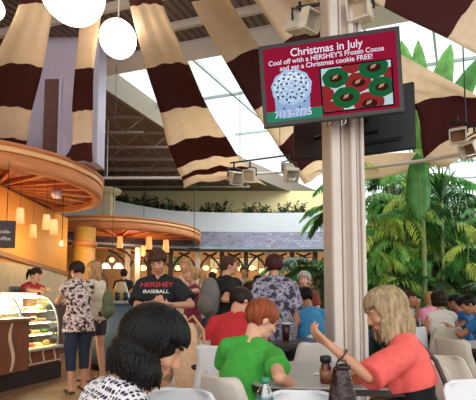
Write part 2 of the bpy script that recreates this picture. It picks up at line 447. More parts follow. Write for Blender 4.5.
# ---------------------------------------------------------------- round timber canopies
def canopy(cx, cy, r, z, label, nr=20):
    t = thing('round_canopy', label, 'canopy', (cx, cy, 0))
    b = BM(); lathe(b, [(r - .16, z), (r, z), (r + .02, z + .05), (r + .02, z + .2), (r - .02, z + .24), (r - .02, z + .33), (r + .05, z + .36), (r + .05, z + .4), (r - .1, z + .42), (0, z + .42), (0, z + .3), (r - .16, z + .3), (r - .16, z)], seg=96)
    obj('rim', b, M_wood, t, True)
    b = BM(); lathe(b, [(r + .021, z + .245), (r + .03, z + .25), (r + .03, z + .325), (r + .021, z + .33), (r - .01, z + .33), (r - .01, z + .245), (r + .021, z + .245)], seg=96)
    obj('rim_band', b, M_pale, t, True)
    b = BM(); lathe(b, [(0, z + .22), (r - .16, z + .12), (r - .16, z + .16), (0, z + .26)], seg=96); obj('soffit', b, M_soffit, t, True)
    for k in range(nr):
        a = 2 * math.pi * k / nr + .1
        b = BM(); p = V((math.cos(a), math.sin(a), 0))
        q = p.cross(V((0, 0, 1))) * .05
        pts = [p * .3 - q * .4, p * (r - .17) - q, p * (r - .17) + q, p * .3 + q * .4]
        v0 = [b.verts.new((x.x, x.y, z + .10)) for x in pts]; v1 = [b.verts.new((x.x, x.y, z + .17)) for x in pts]
        for i in range(4): b.faces.new((v0[i], v0[(i + 1) % 4], v1[(i + 1) % 4], v1[i]))
        b.faces.new(v0); b.faces.new(v1[::-1])
        obj('soffit_rib', b, M_wood, t)
    b = BM(); lathe(b, [(0, z + .06), (.2, z + .06), (.24, z + .1), (.24, z + .22), (0, z + .22)], seg=32); obj('hub', b, M_wood, t, True)
    for k in range(3):
        a = 2.1 * k + .5; b = BM(); cone(b, (math.cos(a) * r * .6, math.sin(a) * r * .6, z + .4), .012, (math.cos(a) * r * .6, math.sin(a) * r * .6, ZC), .012, 8); obj('hanger_rod', b, M_steel, t)
    return t

canopy(-4.86, 7.86, 2.02, CZ, 'large round timber canopy nearest the camera, over the pastry case')
canopy(-4.5, 15.1, 3.05, CZ, 'second round timber canopy, farther back over the drinks counters')

# pedestal column with a saucer beside the near canopy
t = thing('saucer_pedestal', 'cream pedestal with a round saucer top standing on the far canopy', 'pedestal', (P(106, 200, 13.6).x, 13.6, CZ + .42))
b = BM(); box(b, -.24, .24, -.24, .24, 0, 1.0); obj('shaft', b, mat('cream_column', '#cfc6a4', .7), t)
b = BM(); lathe(b, [(0, .95), (.2, .95), (.5, 1.1), (.52, 1.18), (.46, 1.18), (.36, 1.12), (0, 1.1)], seg=32); obj('saucer', b, MATS['cream_column'], t, True)

# ---------------------------------------------------------------- central column with mouldings
cx = P(343.5, 200, 3.78).x
t = thing('support_column', 'tall pale column with vertical mouldings carrying the menu screen', 'column', (cx, 3.8, 0), R(8))
M_col = mat('column_paint', '#c4b5a8', .6, var=.03)
b = BM(); box(b, -.15, .14, -.12, .14, 0, ZC); obj('shaft', b, M_col, t)
M_col2 = mat('column_trim', '#dcd2c8', .5, var=.03)
for x0, x1, y0 in ((-.165, -.085, -.16), (-.065, -.045, -.15), (.015, .065, -.175), (.085, .1, -.15), (.12, .155, -.155)):
    b = BM(); box(b, x0, x1, y0, -.10, 0, ZC, bev=.006); obj('moulding', b, M_col2, t)
b = BM(); box(b, -.2, .2, -.2, .18, 0, .14, bev=.01); obj('plinth', b, M_col2, t)

# ================================================================== FABRIC BANNERS
def banner(label, st, stripes, sag=.05, name='fabric_banner', m=10, sub=5, first=0):
    """st = [(Lx,Ly,Rx,Ry,Y)...] stations; stripes = colour index per gap between stations"""
    L = [P(s[0], s[1], s[4]) for s in st]; Rr = [P(s[2], s[3], s[4] - (s[5] if len(s) > 5 else 0)) for s in st]
    def cr3(pts, i, t):
        p0 = pts[max(i - 1, 0)]; p1 = pts[i]; p2 = pts[i + 1]; p3 = pts[min(i + 2, len(pts) - 1)]
        return .5 * ((2 * p1) + (p2 - p0) * t + (2 * p0 - 5 * p1 + 4 * p2 - p3) * t * t + (3 * p1 - p0 - 3 * p2 + p3) * t ** 3)
    rows, idx = [], []
    for i in range(len(st) - 1):
        for k in range(sub + (1 if i == len(st) - 2 else 0)):
            t = k / sub; a, c = cr3(L, i, t), cr3(Rr, i, t); row = []
            for j in range(m + 1):
                u = j / m; p = a.lerp(c, u); wdt = (c - a).length
                p.z -= math.sin(u * math.pi) * sag * wdt * -1.6
                p.z += .018 * wdt * math.sin(u * 17 + i * .7) + .02 * noise.noise(V((u * 6, (i + t) * .8, st[0][0])))
                row.append(p)
            rows.append(row); idx.append(stripes[i])
    b = BM(); sheet(b, rows, .008, mi=lambda r: idx[min(r, len(idx) - 1)])
    o = obj(name, b, [M_cream, M_maroon], None, True)
    return tag(o, label, 'banner')
banner('leftmost cream and maroon striped fabric banner dropping behind the near canopy',
       [(14, -30, 66, -30, 4.0), (19, 5, 54, 5, 4.5), (-8, 67, 43, 67, 5.3), (-14, 110, 32, 110, 6.0), (-19, 141, 27, 141, 6.5), (-22, 160, 24, 160, 6.8)], [1, 0, 1, 0, 1])
banner('narrow striped fabric banner in front of the lavender pylon',
       [(86, -30, 112, -30, 4.2), (83, -2, 104, -2, 4.7), (75, 69, 94, 68, 5.6), (72, 112, 93, 110, 6.3), (72, 145, 92, 142, 6.8), (62, 161, 93, 162, 7.0)], [1, 0, 1, 0, 1], .02)
banner('striped fabric banner left of centre, spreading onto the suspended pipe',
       [(124, -28, 159, -28, 4.5), (130, 7, 163, 5, 5.0), (146, 69, 189, 64, 6.5), (160, 113, 208, 108, 8.0), (168, 146, 226, 137, 9.5), (177, 168, 238, 157, 10.3), (181, 176, 247, 168, 10.6), (183, 179, 255, 177, 10.8), (184, 187, 267, 186, 11.0)], [1, 0, 1, 0, 1, 0, 1, 0])
banner('striped fabric banner that passes behind the left of the screen and the column',
       [(180, -28, 221, -28, 4.5), (191, 2, 229, -2, 5.0), (226, 64, 262, 47, 6.5), (254, 111, 302, 88, 8.0), (278, 147, 332, 112, 9.3), (297, 173, 350, 150, 10.3), (304, 184, 368, 166, 10.8)], [1, 0, 1, 0, 1, 0])
banner('striped fabric banner passing behind the screen towards the palm garden',
       [(222, -40, 264, -44, 4.2), (252, -2, 304, -10, 4.7), (284, 42, 338, 16, 5.4), (312, 86, 372, 38, 5.9), (350, 112, 402, 56, 6.3, .3), (412, 104, 480, 98, 6.5, .4), (424, 157, 502, 119, 6.7, .5), (446, 166, 540, 138, 6.8, .6)], [0, 0, 1, 0, 0, 1, 0])
banner('short cream fabric swag below the second screen, over the palms',
       [(340, 182, 340, 152, 8.0), (366, 180, 366, 154, 7.8), (392, 176, 392, 153, 7.5), (420, 168, 420, 152, 7.2)], [0, 0, 0], .03)
banner('striped fabric banner crossing the top right corner above the glass',
       [(290, -50, 340, -96, 4.4), (345, -18, 372, -70, 4.7), (384, 8, 396, -50, 5.0), (447, 40, 484, -8, 5.5), (500, 68, 560, 10, 6.0)], [0, 0, 1, 0])

# suspended pipe carrying the banner ends, with thin hangers
def pxl(*a): return [P(*q) for q in a]
def pipe_obj(pts, r, label, m=M_offw):
    b = BM(); tube(b, pts, r, 10); return tag(obj('suspended_pipe', b, m, None, True), label, 'pipe')
pp = pxl((86, 178, 11.0), (100, 178, 11.0), (182, 178, 11.02), (270, 173, 10.9), (325, 170, 10.6))
hang = []
tp = thing('suspended_pipe', 'long white pipe suspended across the hall at the banner ends', 'pipe')
b = BM(); tube(b, pp, .035, 10); obj('pipe', b, M_offw, tp, True)
for q in (P(107, 178, 11.0), P(182, 178, 11.02), P(300, 171, 10.8)):
    b = BM(); cone(b, q, .012, (q.x, q.y, ZC), .012, 8); obj('hanger', b, M_offw, tp)
pp2 = pxl((360, 169, 7.6), (414, 162, 6.9), (440, 158, 6.5), (490, 149, 6.0), (540, 140, 5.7))
tp = thing('suspended_pipe', 'white pipe above the palms right of the column', 'pipe')
b = BM(); tube(b, pp2, .03, 10); obj('pipe', b, M_offw, tp, True)
for q in (pp2[0], pp2[3]):
    b = BM(); cone(b, q, .008, (q.x, q.y, ZC + .5), .008, 8); obj('hanger', b, M_offw, tp)

# ================================================================== LAMPS
M_globe = mat('glowing_globe', '#fff4e0', .5, emit='#fff0d8', estr=9)
def globe(px, py, Y, r, label):
    c = P(px, py, Y); t = thing('globe_lamp', label, 'lamp', c)
    b = BM(); ball(b, (0, 0, 0), r, seg=40, ring=24); obj('globe', b, M_globe, t, True)
    b = BM(); lathe(b, [(0, r + .05), (.05, r + .04), (.07, r - .03), (0, r - .03)]); obj('cap', b, M_offw, t, True)
    b = BM(); cone(b, (0, 0, r), .01, (0, 0, ZC - c.z), .01, 8); obj('cord', b, M_offw, t)
    point('globe_light', c, 0, (1, .9, .75))
globe(73, -9, 3.6, .295, 'largest white globe lamp, cut by the top edge of the picture')
globe(118, 39, 5.4, .252, 'white globe lamp hanging on a cord between the banners')
globe(-8, 8, 4.4, .13, 'white globe lamp cut by the left edge at the top corner')

M_shade = mat('frosted_shade', '#f6c9a0', .5, emit='#ff9a4a', estr=1.0, var=.08)
M_shade_tip = emis('shade_glow', '#ffdf9a', 1.6)
def pendant(px, py, Y, h, zt, label, group=None):
    c = P(px, py, Y); s = h * .88 * Y / FPX
    t = thing('pendant_lamp', label, 'lamp', c, 0, group)
    b = BM(); lathe(b, [(0, s * .5), (s * .18, s * .5), (s * .22, s * .42), (s * .27, -s * .5), (s * .24, -s * .5), (s * .17, s * .36), (0, s * .4)], seg=20); obj('lamp_shade', b, M_shade, t, True)
    b = BM(); ball(b, (0, 0, -s * .18), (s * .2, s * .2, s * .24)); obj('bulb', b, M_shade_tip, t, True)
    b = BM(); cone(b, (0, 0, s * .5), .003, (0, 0, zt - c.z), .003, 6); obj('cord', b, M_black, t)
pendant(20, 216, 6.6, 18, CZ + .15, 'frosted amber pendant lamp hanging lowest at the left, above the menu board')
pendant(33, 231, 7.6, 15, CZ + .15, 'small frosted pendant lamp glowing yellow between the menu board and the lamp pair')
pendant(46.5, 222, 7.0, 17, CZ + .15, 'taller lamp of the frosted pendant pair over the pastry case')
pendant(54, 227, 7.1, 17, CZ + .15, 'right lamp of the frosted pendant pair over the pastry case')
g = 'frosted pendant lamps under the far canopy'
pendant(120, 242, 13.2, 13, CZ + .25, 'peach pendant lamp under the left part of the far canopy', g)
pendant(149, 243, 13.2, 14, CZ + .25, 'peach pendant lamp directly above the teenager in the black T-shirt', g)
pendant(143, 251, 14.6, 12, CZ + .25, 'lower pale pendant lamp left of the teenager\'s hair', g)
pendant(166, 246, 13.6, 14, CZ + .25, 'rightmost glowing pendant lamp under the far canopy', g)
point('canopy_light', (-3.9, 7.6, 2.45), 20, (1, .62, .3), .25)
point('canopy_light', (-4.9, 6.9, 2.6), 15, (1, .62, .3), .25)
point('far_canopy_light', (-3.6, 13.9, 2.5), 60, (1, .68, .36), .3)
point('far_canopy_light', (-5.2, 15.2, 2.5), 50, (1, .68, .36), .3)

def spotlight(px, py, Y, s, yaw, pitch, label, m, group=None, up=None):
    """theatre-style spot: yoke, can, barn-door flaps"""
    c = P(px, py, Y); t = thing('spotlight', label, 'spotlight', c, yaw, group)
    Mx = Matrix.Rotation(pitch, 4, 'X')
    b = BM(); box(b, -s * .32, s * .32, -s * .55, s * .45, -s * .3, s * .3, Mx, bev=s * .05); obj('housing', b, m, t)
    b = BM()
    for sx in (-1, 1): vs = box(b, sx * s * .36 - s * .03, sx * s * .36 + s * .03, s * .4, s * .85, -s * .34, s * .34, Mx)
    for sz in (-1, 1): box(b, -s * .38, s * .38, s * .4, s * .8, sz * s * .36 - s * .03, sz * s * .36 + s * .03, Mx)
    obj('barn_doors', b, mat('spot_flaps', '#d8cdbb', .5), t)
    b = BM(); tube(b, [(-s * .42, 0, 0), (-s * .42, 0, s * .5), (0, 0, s * .62), (s * .42, 0, s * .5), (s * .42, 0, 0)], s * .045, 6); cone(b, (0, 0, s * .6), s * .06, (0, 0, s * (up or .95)), s * .06, 8)
    obj('yoke', b, M_black, t)
    return t
M_sp1 = mat('spot_beige', '#cdb898', .5); M_sp2 = mat('spot_grey', '#c0b9ae', .45); M_sp3 = mat('spot_brown', '#8a6244', .5)
tk = thing('track_bar', 'black lighting bar with spotlights left of the column', 'lighting bar')
b = BM(); tube(b, pxl((230, 163, 9.0), (290, 155, 8.6)), .02, 8); obj('bar', b, M_black, tk)
for px in (240, 280):
    q = P(px, 163 - (px - 230) * 8 / 60, 8.8); b = BM(); cone(b, q, .008, (q.x, q.y, ZG - .02), .008, 6); obj('hanger', b, M_black, tk)
spotlight(234, 177, 9.0, .36, R(200), R(-25), 'leftmost of the beige spotlights on the black lighting bar', M_sp2)
spotlight(250, 176, 8.9, .34, R(170), R(-15), 'middle beige spotlight on the black lighting bar', M_sp1)
spotlight(289, 171, 8.6, .38, R(190), R(-40), 'right spotlight on the black lighting bar beside the column', M_sp2)
spotlight(300, 24, 4.1, .26, R(215), R(-20), 'box spotlight above the left part of the screen', M_sp2)
spotlight(362, 12, 3.7, .26, R(150), R(-20), 'box spotlight above the right part of the screen', M_sp1)
spotlight(458, 134, 6.0, .3, R(150), R(-30), 'brown spotlight with a black clamp in front of the maroon fabric', M_sp3)
spotlight(475, 145, 5.8, .3, R(120), R(-35), 'rightmost brown spotlight at the picture edge', M_sp3)
tk = thing('light_rail', 'thin black rail holding the spotlights above the screen', 'lighting bar')
b = BM(); tube(b, pxl((296, 8, 4.1), (372, -4, 3.7)), .018, 8); obj('rail', b, M_black, tk)
tk = thing('light_rail', 'thin dark rail holding the brown spotlights at the right edge', 'lighting bar')
b = BM(); tube(b, pxl((450, 121, 6.0), (492, 127, 5.75)), .018, 8); obj('rail', b, M_black, tk)
q = P(466, 123.5, 5.9); b = BM(); cone(b, q, .01, (q.x, q.y, ZG), .01, 6); obj('hanger', b, M_black, tk)
# small white track heads by the near canopy
def trackhead(px, py, Y, label):
    c = P(px, py, Y); t = thing('track_light', label, 'track light', c)
    b = BM(); lathe(b, [(0, .07), (.035, .06), (.06, -.05), (.05, -.06), (0, -.04)]); obj('lamp_head', b, M_offw, t, True)
    b = BM(); ball(b, (0, 0, -.045), (.042, .042, .02)); obj('lens', b, emis('white_glow', '#fff6ea', 2.5), t, True)
    b = BM(); cone(b, (0, 0, .06), .008, (0, 0, CZ + .12 - c.z), .008, 6); obj('stem', b, M_black, t)
trackhead(62, 243, 8.6, 'bright white track light left of the amber drum column')
trackhead(91, 247, 12.8, 'small dim track light right of the amber drum column')
c = P(56, 206, 8.0); t = thing('ceiling_speaker', 'small white dome speaker under the near canopy', 'speaker', (c.x, c.y, CZ - .02))
b = BM(); lathe(b, [(0, -.06), (.06, -.05), (.1, 0), (.1, .1), (0, .1)]); obj('dome', b, M_offw, t, True)

# ================================================================== MENU SCREEN
TW, TH = 1.2, .72
tv = thing('menu_screen', 'flat menu screen on the column advertising frozen cocoa with a whipped drink and cookies', 'screen')
tv.matrix_basis = Matrix.Translation((.797, 3.35, 3.038)) @ Matrix.Rotation(R(-8.3), 4, 'Z') @ Matrix.Rotation(R(5.56), 4, 'X') @ Matrix.Rotation(R(-3.27), 4, 'Y') @ Matrix.Translation((-TW / 2, 0, -TH / 2))
b = BM(); box(b, 0, TW, 0, .05, 0, TH, bev=.004); obj('bezel', b, M_black, tv)
b = BM(); box(b, .25, TW - .25, .05, .1, .12, TH - .12, bev=.01); obj('back_cover', b, M_black, tv)
m0 = .036
def flat(name, pts, y, m, par=tv):
    """pts in screen units (u right, v up, metres)"""
    b = BM(); A = [b.verts.new((u, y, v)) for u, v in pts]; B = [b.verts.new((u, y + .0008, v)) for u, v in pts]
    n = len(A)
    for i in range(n): b.faces.new((A[i], A[(i + 1) % n], B[(i + 1) % n], B[i]))
    b.faces.new(A[::-1]); b.faces.new(B)
    return obj(name, b, m, par)
def rectp(u0, v0, u1, v1): return [(u0, v0), (u1, v0), (u1, v1), (u0, v1)]
def ell(u, v, a, bb, n=28, wob=0, k=7): return [(u + a * (1 + wob * math.sin(k * 2 * math.pi * i / n)) * math.cos(2 * math.pi * i / n), v + bb * (1 + wob * math.sin(k * 2 * math.pi * i / n)) * math.sin(2 * math.pi * i / n)) for i in range(n)]
SW, SH = TW - 2 * m0, TH - 2 * m0
def U(fx, fy): return (m0 + fx * SW, m0 + (1 - fy) * SH)     # fractions of the screen, y down
def flats(name, polys, y, m):
    b = BM()
    for pts in polys:
        A = [b.verts.new((u, y, v)) for u, v in pts]; B = [b.verts.new((u, y + .0008, v)) for u, v in pts]; n = len(A)
        for i in range(n): b.faces.new((A[i], A[(i + 1) % n], B[(i + 1) % n], B[i]))
        b.faces.new(A[::-1]); b.faces.new(B)
    return obj(name, b, m, tv)
def flats_each(name, polys, y, m):
    for p in polys: flats(name, [p], y, m)
scr = flat('display', rectp(m0, m0, TW - m0, TH - m0), -.001, emis('screen_crimson', '#8e1733', 1))
scr_y = -.001
(u0, v1), (u1, v0) = U(0, .86), U(.43, 1)
flat('date_strip', rectp(u0, v0, u1, v1), -.002, emis('screen_green', '#2c8060', 1))
(u0, v1), (u1, v0) = U(.425, .35), U(.965, .965)
flat('photo_border', rectp(u0, v0, u1, v1), -.002, emis('screen_black', '#150d10', 1))
(u0, v1), (u1, v0) = U(.437, .368), U(.953, .945)
flat('cookie_photo', rectp(u0, v0, u1, v1), -.003, emis('screen_ice', '#b9cdd4', 1))
du, dv = u1 - u0, v1 - v0
def clipq(pts): return [(min(max(u, u0), u1), min(max(v, v0), v1)) for u, v in pts]
reds, greens, dks, pins = [], [], [], []
for fx, fy, a, kind in ((.0, .60, .17, 0), (.2, .25, .19, 1), (.02, 1.0, .17, 0), (.34, .72, .2, 1), (.52, .42, .19, 0), (.75, .12, .21, 1), (.85, .58, .19, 1), (.66, .92, .22, 0), (1.0, .3, .12, 0), (.45, .0, .16, 0), (.12, .98, .18, 0)):
    e = clipq(ell(u0 + fx * du, v1 - fy * dv, a * du, a * du * .78, 28, .03))
    (greens if kind else reds).append(e)
    if 0 < fx < .95 and .05 < fy < .97:
        dks.append(clipq(ell(u0 + fx * du + .005, v1 - fy * dv - .003, a * du * .5, a * du * .3)))
        for q in (-1, 0, 1):
            x, y = u0 + fx * du + q * .014, v1 - fy * dv + .003 * q + .006
            pins.append(clipq([(x - .012, y - .012), (x - .004, y - .014), (x + .012, y + .016), (x + .003, y + .018)]))
flats_each('red_cookie', reds, -.004, emis('cookie_red', '#8c2a2c', 1)); flats_each('green_cookie', greens, -.0046, emis('cookie_green', '#1d5c34', 1))
flats_each('cookie_shadow', dks, -.0052, emis('cookie_dark', '#3a1a1a', 1)); flats_each('cookie_nut', pins, -.0058, emis('cookie_nut', '#c49a78', 1))
# the whipped drink
cu, cv = U(.205, .60)
flats('cocoa_cup', [[(cu - .155, cv), (cu + .155, cv), (cu + .15, cv - .2), (cu + .1, cv - .235), (cu - .1, cv - .235), (cu - .15, cv - .2)]], -.003, emis('cup_blue', '#8fabd2', 1))
flats('whipped_cream', [ell(cu, cv + .03, .175, .155, 40, .03, 11)], -.0036, emis('cream_blue', '#a9c3e2', 1))
sw = []
for k, (r, h) in enumerate(((.15, .125), (.115, .09), (.08, .062), (.045, .036))):
    o_ = ell(cu + .004 * k, cv + .035 + .012 * k, r, h, 36); i_ = ell(cu + .004 * k, cv + .03 + .012 * k, r - .014, h - .012, 36)
    for i in range(0, 36, 1):
        if (i * 7 + k * 5) % 9 < 7: sw.append([o_[i], o_[(i + 1) % 36], i_[(i + 1) % 36], i_[i]])
flats('cream_swirls', sw, -.0042, emis('swirl_white', '#dfeaf6', 1))
chips = []
rr = random.Random(3)
for i in range(34):
    a = i * 2.4; r = .03 + .125 * math.sqrt(i / 34); x, y = cu + r * math.cos(a), cv + .035 + r * .82 * math.sin(a)
    chips.append(ell(x, y, .0085 + .003 * rr.random(), .007 + .003 * rr.random(), 8))
for i in range(6): chips.append(ell(cu - .12 + .045 * i, cv - .06 - .09 * ((i * 2) % 3) / 2, .009, .008, 8))
flats_each('chocolate_chip', chips, -.0049, emis('chip_dark', '#1a2238', 1))
M_txt = emis('screen_text', '#e9e2f4', 1)
def tvtext(s, size, fx, fy, wfrac=None, name='screen_text'):
    me = text_mesh(s, size, 'CENTER'); xs = [v.co.x for v in me.vertices]; wd = max(xs) - min(xs); k = (wfrac * SW / wd) if wfrac else 1
    u, v = U(fx, fy)
    for q in me.vertices: q.co = V((u + q.co.x * k, -.003, v + q.co.y))
    new_obj(name, me, M_txt, tv)
tvtext('Christmas in July', .095, .485, .145, .545)
tvtext("Cool off with a HERSHEY'S Frozen Cocoa", .06, .475, .235, .87)
tvtext('and get a Christmas cookie FREE!', .06, .475, .32, .70)
tvtext('7/13-7/25', .088, .205, .952, .285)
b = BM(); box(b, TW * .45, TW * .62, .1, .24, .22, .5, bev=.01); obj('wall_bracket', b, M_steel, tv)
for k in range(2):
    b = BM(); u = TW * (.47 + .1 * k); tube(b, [(u, .03, .0), (u - .01, .03, -.05), (u + .03, .03, -.03), (u + .03, .03, 0)], .005, 6); obj('cable', b, M_offw if k else M_black, tv)
# second screen seen from behind, right of the column
c = P(388, 121, 4.35)
t2 = thing('rear_screen', 'black back of a second screen facing away, right of the column', 'screen', c, R(-24))
b = BM(); box(b, -.42, .28, -.04, .02, -.36, .38, bev=.01); obj('housing', b, M_black, t2)
b = BM(); box(b, -.36, .14, -.09, -.04, -.25, .26, bev=.02); obj('back_cover', b, mat('dark_grey_plastic', '#1c1c20', .5), t2)
b = BM(); box(b, -.3, -.1, -.16, -.09, -.15, .15); q_ = Matrix.Rotation(R(24), 3, 'Z') @ (V((cx + .1, 3.86, c.z)) - c); cone(b, (-.2, -.12, 0), .035, q_, .035, 10); obj('mount_arm', b, M_black, t2)
t3 = thing('rear_screen', 'dark mounting plate of a screen on the left side of the column', 'screen', P(306, 138, 4.3), R(10))
b = BM(); box(b, -.14, .2, -.03, .02, -.24, .28, bev=.01); obj('housing', b, mat('dark_brown_plastic', '#35201d', .5), t3)
b = BM(); cone(b, (.1, -.02, 0), .03, (.32, -.38, 0), .03, 10); obj('mount_arm', b, M_black, t3)

# ================================================================== PASTRY COUNTER
Rr0 = V((-2.55, 5.8, 0)); da = math.atan2(.94, .34)
ct = thing('pastry_counter', 'red-wood service counter with pale wavy inlays and a dark kick base', 'counter', Rr0, da)
M_panel = mat('redwood_panel', '#7d4a35', .45, var=.2, scale=3, stretch=(3, 3, .6))
b = BM(); box(b, -2.2, 0, 0, .8, .22, .44, bev=.004); obj('front_panel', b, M_panel, ct)
b = BM(); box(b, -2.2, -.66, -.13, .0, .22, .84, bev=.004); obj('raised_panel', b, M_panel, ct)
b = BM(); box(b, -2.2, -.02, -.05, .75, 0, .22); obj('kick_base', b, mat('kick_dark', '#2a2220', .6), ct)
b = BM(); box(b, -2.2, -.62, -.17, .05, .84, .875, bev=.006); obj('ledge_top', b, mat('ledge_wood', '#8a6047', .35), ct)
b = BM(); box(b, -.68, .03, -.06, .04, .42, .455, bev=.005); obj('sill', b, mat('brushed_sill', '#bdbcc0', .35, metal=.4), ct)
M_inlay = mat('cream_inlay', '#dcc6a6', .5)
def wave(x, y, z0, z1, amp, wd=.03):
    b = BM(); rows = []
    for i in range(15):
        t = i / 14; xx = x + amp * math.sin(t * 6.3); ww = wd * (.5 + .5 * math.sin(t * math.pi))
        rows.append([V((xx - ww / 2, y, z0 + (z1 - z0) * t)), V((xx + ww / 2, y, z0 + (z1 - z0) * t))])
    sheet(b, rows, .006); obj('inlay', b, M_inlay, ct)
wave(-.92, -.134, .24, .82, .03, .045); wave(-1.5, -.134, .24, .82, .03, .045)
for x in (-.52, -.3, -.1): wave(x, -.004, .24, .42, .012, .03)
b = BM(); box(b, -2.2, 0, -.012, -.002, .245, .262); obj('inlay_line', b, M_inlay, ct)

cs = thing('pastry_case', 'lit curved-glass pastry display case on the service counter', 'display case', Rr0, da)
prof = [(.02, .455)] + [(.02 + .34 * (1 - math.cos(t * math.pi / 2)), .62 + .53 * math.sin(t * math.pi / 2)) for t in [i / 9 for i in range(10)]] + [(.5, 1.165)]
XL = -1.75
b = BM(); sheet(b, [[V((XL, y, z)), V((-.02, y, z))] for y, z in prof], .008); obj('curved_glass', b, M_glass, cs, True)
for x in (XL, -.02, -.62):
    b = BM(); sheet(b, [[V((x - .014, y - .004, z)), V((x + .014, y - .004, z))] for y, z in prof], .02); obj('frame_rib', b, M_steel, cs, True)
b = BM(); vs = [(y, z) for y, z in prof] + [(.75, 1.165), (.75, .455)]
A = [b.verts.new((-.008, y, z)) for y, z in vs]; B_ = [b.verts.new((0, y, z)) for y, z in vs]
for i in range(len(vs)): b.faces.new((A[i], A[(i + 1) % len(vs)], B_[(i + 1) % len(vs)], B_[i]))
b.faces.new(A); b.faces.new(B_[::-1]); obj('end_glass', b, M_glass, cs)
b = BM(); box(b, XL, 0, .45, .78, 1.165, 1.2, bev=.006); obj('top_shelf', b, mat('case_top', '#cfc9c0', .3), cs)
b = BM(); box(b, XL, 0, .74, .78, .45, 1.17); obj('back_wall', b, mat('case_back', '#f6ebc0', .5), cs)
b = BM(); box(b, XL, 0, .0, .76, .44, .46); obj('case_floor', b, mat('case_floor', '#efe8cf', .4), cs)
M_shelf = mat('shelf_white', '#f1ead2', .3)
SHZ = [(.62, .10), (.78, .14), (.94, .22)]
for z, y0 in SHZ:
    b = BM(); box(b, XL + .02, -.03, y0, .74, z, z + .014); obj('shelf', b, M_shelf, cs)
    b = BM(); box(b, XL + .03, -.04, y0 + .02, y0 + .04, z - .012, z); obj('glow_strip', b, MATS['case_light'] if 'case_light' in MATS else emis('case_light', '#ffe6a8', 30.0), cs)  # glowing strips added under the shelves to brighten the case
b = BM(); box(b, XL + .03, -.04, .40, .46, 1.12, 1.15); obj('glow_strip', b, emis('case_light', '#ffe9b4', 30.0), cs)
area('case_glow', Rr0 + Matrix.Rotation(da, 3, 'Z') @ V((-.8, .4, 1.12)), (0, 0, da), 1.5, 95, (1, .9, .62), .3)
Rc = Matrix.Rotation(da, 3, 'Z'); pcol = [('#d9a45a', 'golden'), ('#8a4f28', 'brown'), ('#e6cf8a', 'pale'), ('#5d8a3c', 'green-topped'), ('#b9502c', 'reddish'), ('#f0e4c0', 'cream')]
pc = 0
for si, (z, y0) in enumerate([(.445, .06)] + SHZ):
    for k in range(11):
        x = -.1 - k * .135 - random.random() * .03; pos = Rr0 + Rc @ V((x, y0 + .09 + .03 * (k % 2), z + .015))
        ci, nm = pcol[(k * 5 + si * 3) % 6]; b = BM()
        kind = (k + si) % 3
        if kind == 0: lathe(b, [(0, 0), (.04, 0), (.052, .03), (.045, .055), (.02, .07), (0, .072)], seg=14); w_, cat = 'muffin', 'muffin'
        elif kind == 1: box(b, -.05, .05, -.035, .035, 0, .045, bev=.01); w_, cat = 'cake_slice', 'cake slice'
        else: tube(b, [(.045 * math.cos(q), .045 * math.sin(q), .02) for q in [i * 6.28 / 14 for i in range(15)]], .02, 8); w_, cat = 'pastry_ring', 'pastry'
        o = obj(w_, b, mat('pastry_' + nm.replace('-', '_'), ci, .6, var=.25, scale=60), None, True, pos)
        tag(o, '%s %s on the %s of the lit pastry case' % (nm, w_.replace('_', ' '), ['floor', 'lowest shelf', 'middle shelf', 'upper shelf'][si]), cat, '%s %ss on the %s of the case' % (nm, w_.replace('_', ' '), ['floor', 'lowest shelf', 'middle shelf', 'upper shelf'][si]))

# orange wall behind the counter with sloping rail, back counter and machines
b = BM()
pa, pb = P(-30, 250, 6.6), P(67, 250, 10.6)
dd = (pb - pa); dd.z = 0; L_ = dd.length; ang = math.atan2(dd.y, dd.x)
o = thing('x', None, None); bpy.data.objects.remove(o)
MW = Matrix.Translation((pa.x, pa.y, 0)) @ Matrix.Rotation(ang, 4, 'Z')
box(b, -.6, L_, 0, .12, 0, CZ + .02, MW); struct('wall_orange', b, mat('orange_wall', '#d08a3a', .6, var=.08, scale=1.5))
b = BM(); z0, z1 = P(0, 257, 7.6).z, P(66, 278, 10.5).z
vs = box(b, -.6, L_, -.05, .0, z0 + .06, z0 + .16, MW); 
for v in vs:
    u = (MW.inverted() @ v.co).x / L_; v.co.z += (z1 - z0) * u
struct('trim_9', b, mat('brown_rail', '#8c5a32', .5))
b = BM(); box(b, -.6, L_, -.03, -.001, 0, z0 - .1, MW); struct('trim_10', b, mat('tan_wainscot', '#b8a488', .6))
c = P(84, 262, 11.4); t = thing('drum_column', 'round amber-lit drum column behind the women at the case', 'column', (c.x, c.y, 0))
b = BM(); lathe(b, [(0, 0), (.3, 0), (.3, 3.1), (0, 3.1)], seg=32); obj('shaft', b, mat('amber_plaster', '#cf9440', .5, var=.1), t, True)
b = BM(); lathe(b, [(.3, 2.55), (.34, 2.55), (.34, 2.7), (.3, 2.7), (.3, 2.55)], seg=32); obj('collar', b, M_wood, t, True)
point('amber_point', (c.x + .35, c.y - .9, 2.5), 16, (1, .75, .3), .1)  # amber point light in front of the drum column, no fixture built
c = P(34, 232, 8.8); point('amber_point', (c.x + .55, c.y - .6, 2.2), 20, (1, .72, .3), .15)  # amber point light by the orange wall, no fixture built

# menu board
c = P(-8.5, 234, 6.1)
t = thing('menu_board', 'dark brown hanging menu board with cream lettering at the left edge', 'sign', c, R(14))
b = BM(); box(b, -.7, .33, 0, .03, -.21, .22, bev=.004); obj('board', b, mat('board_brown', '#33201c', .5), t)
for s_, z_ in (('Chocola-', .02), ('&  Coffee', -.09)):
    me = text_mesh(s_, .082, 'RIGHT')
    for q in me.vertices: q.co = V((q.co.x + .27, -.003, z_ + q.co.y))
    new_obj('lettering', me, mat('board_text', '#c9b7ae', .6), t)
for x in (-.5, .2):
    b = BM(); cone(b, (x, .015, .22), .006, (x, .015, CZ + .05 - c.z), .006, 6); obj('hanger', b, M_black, t)

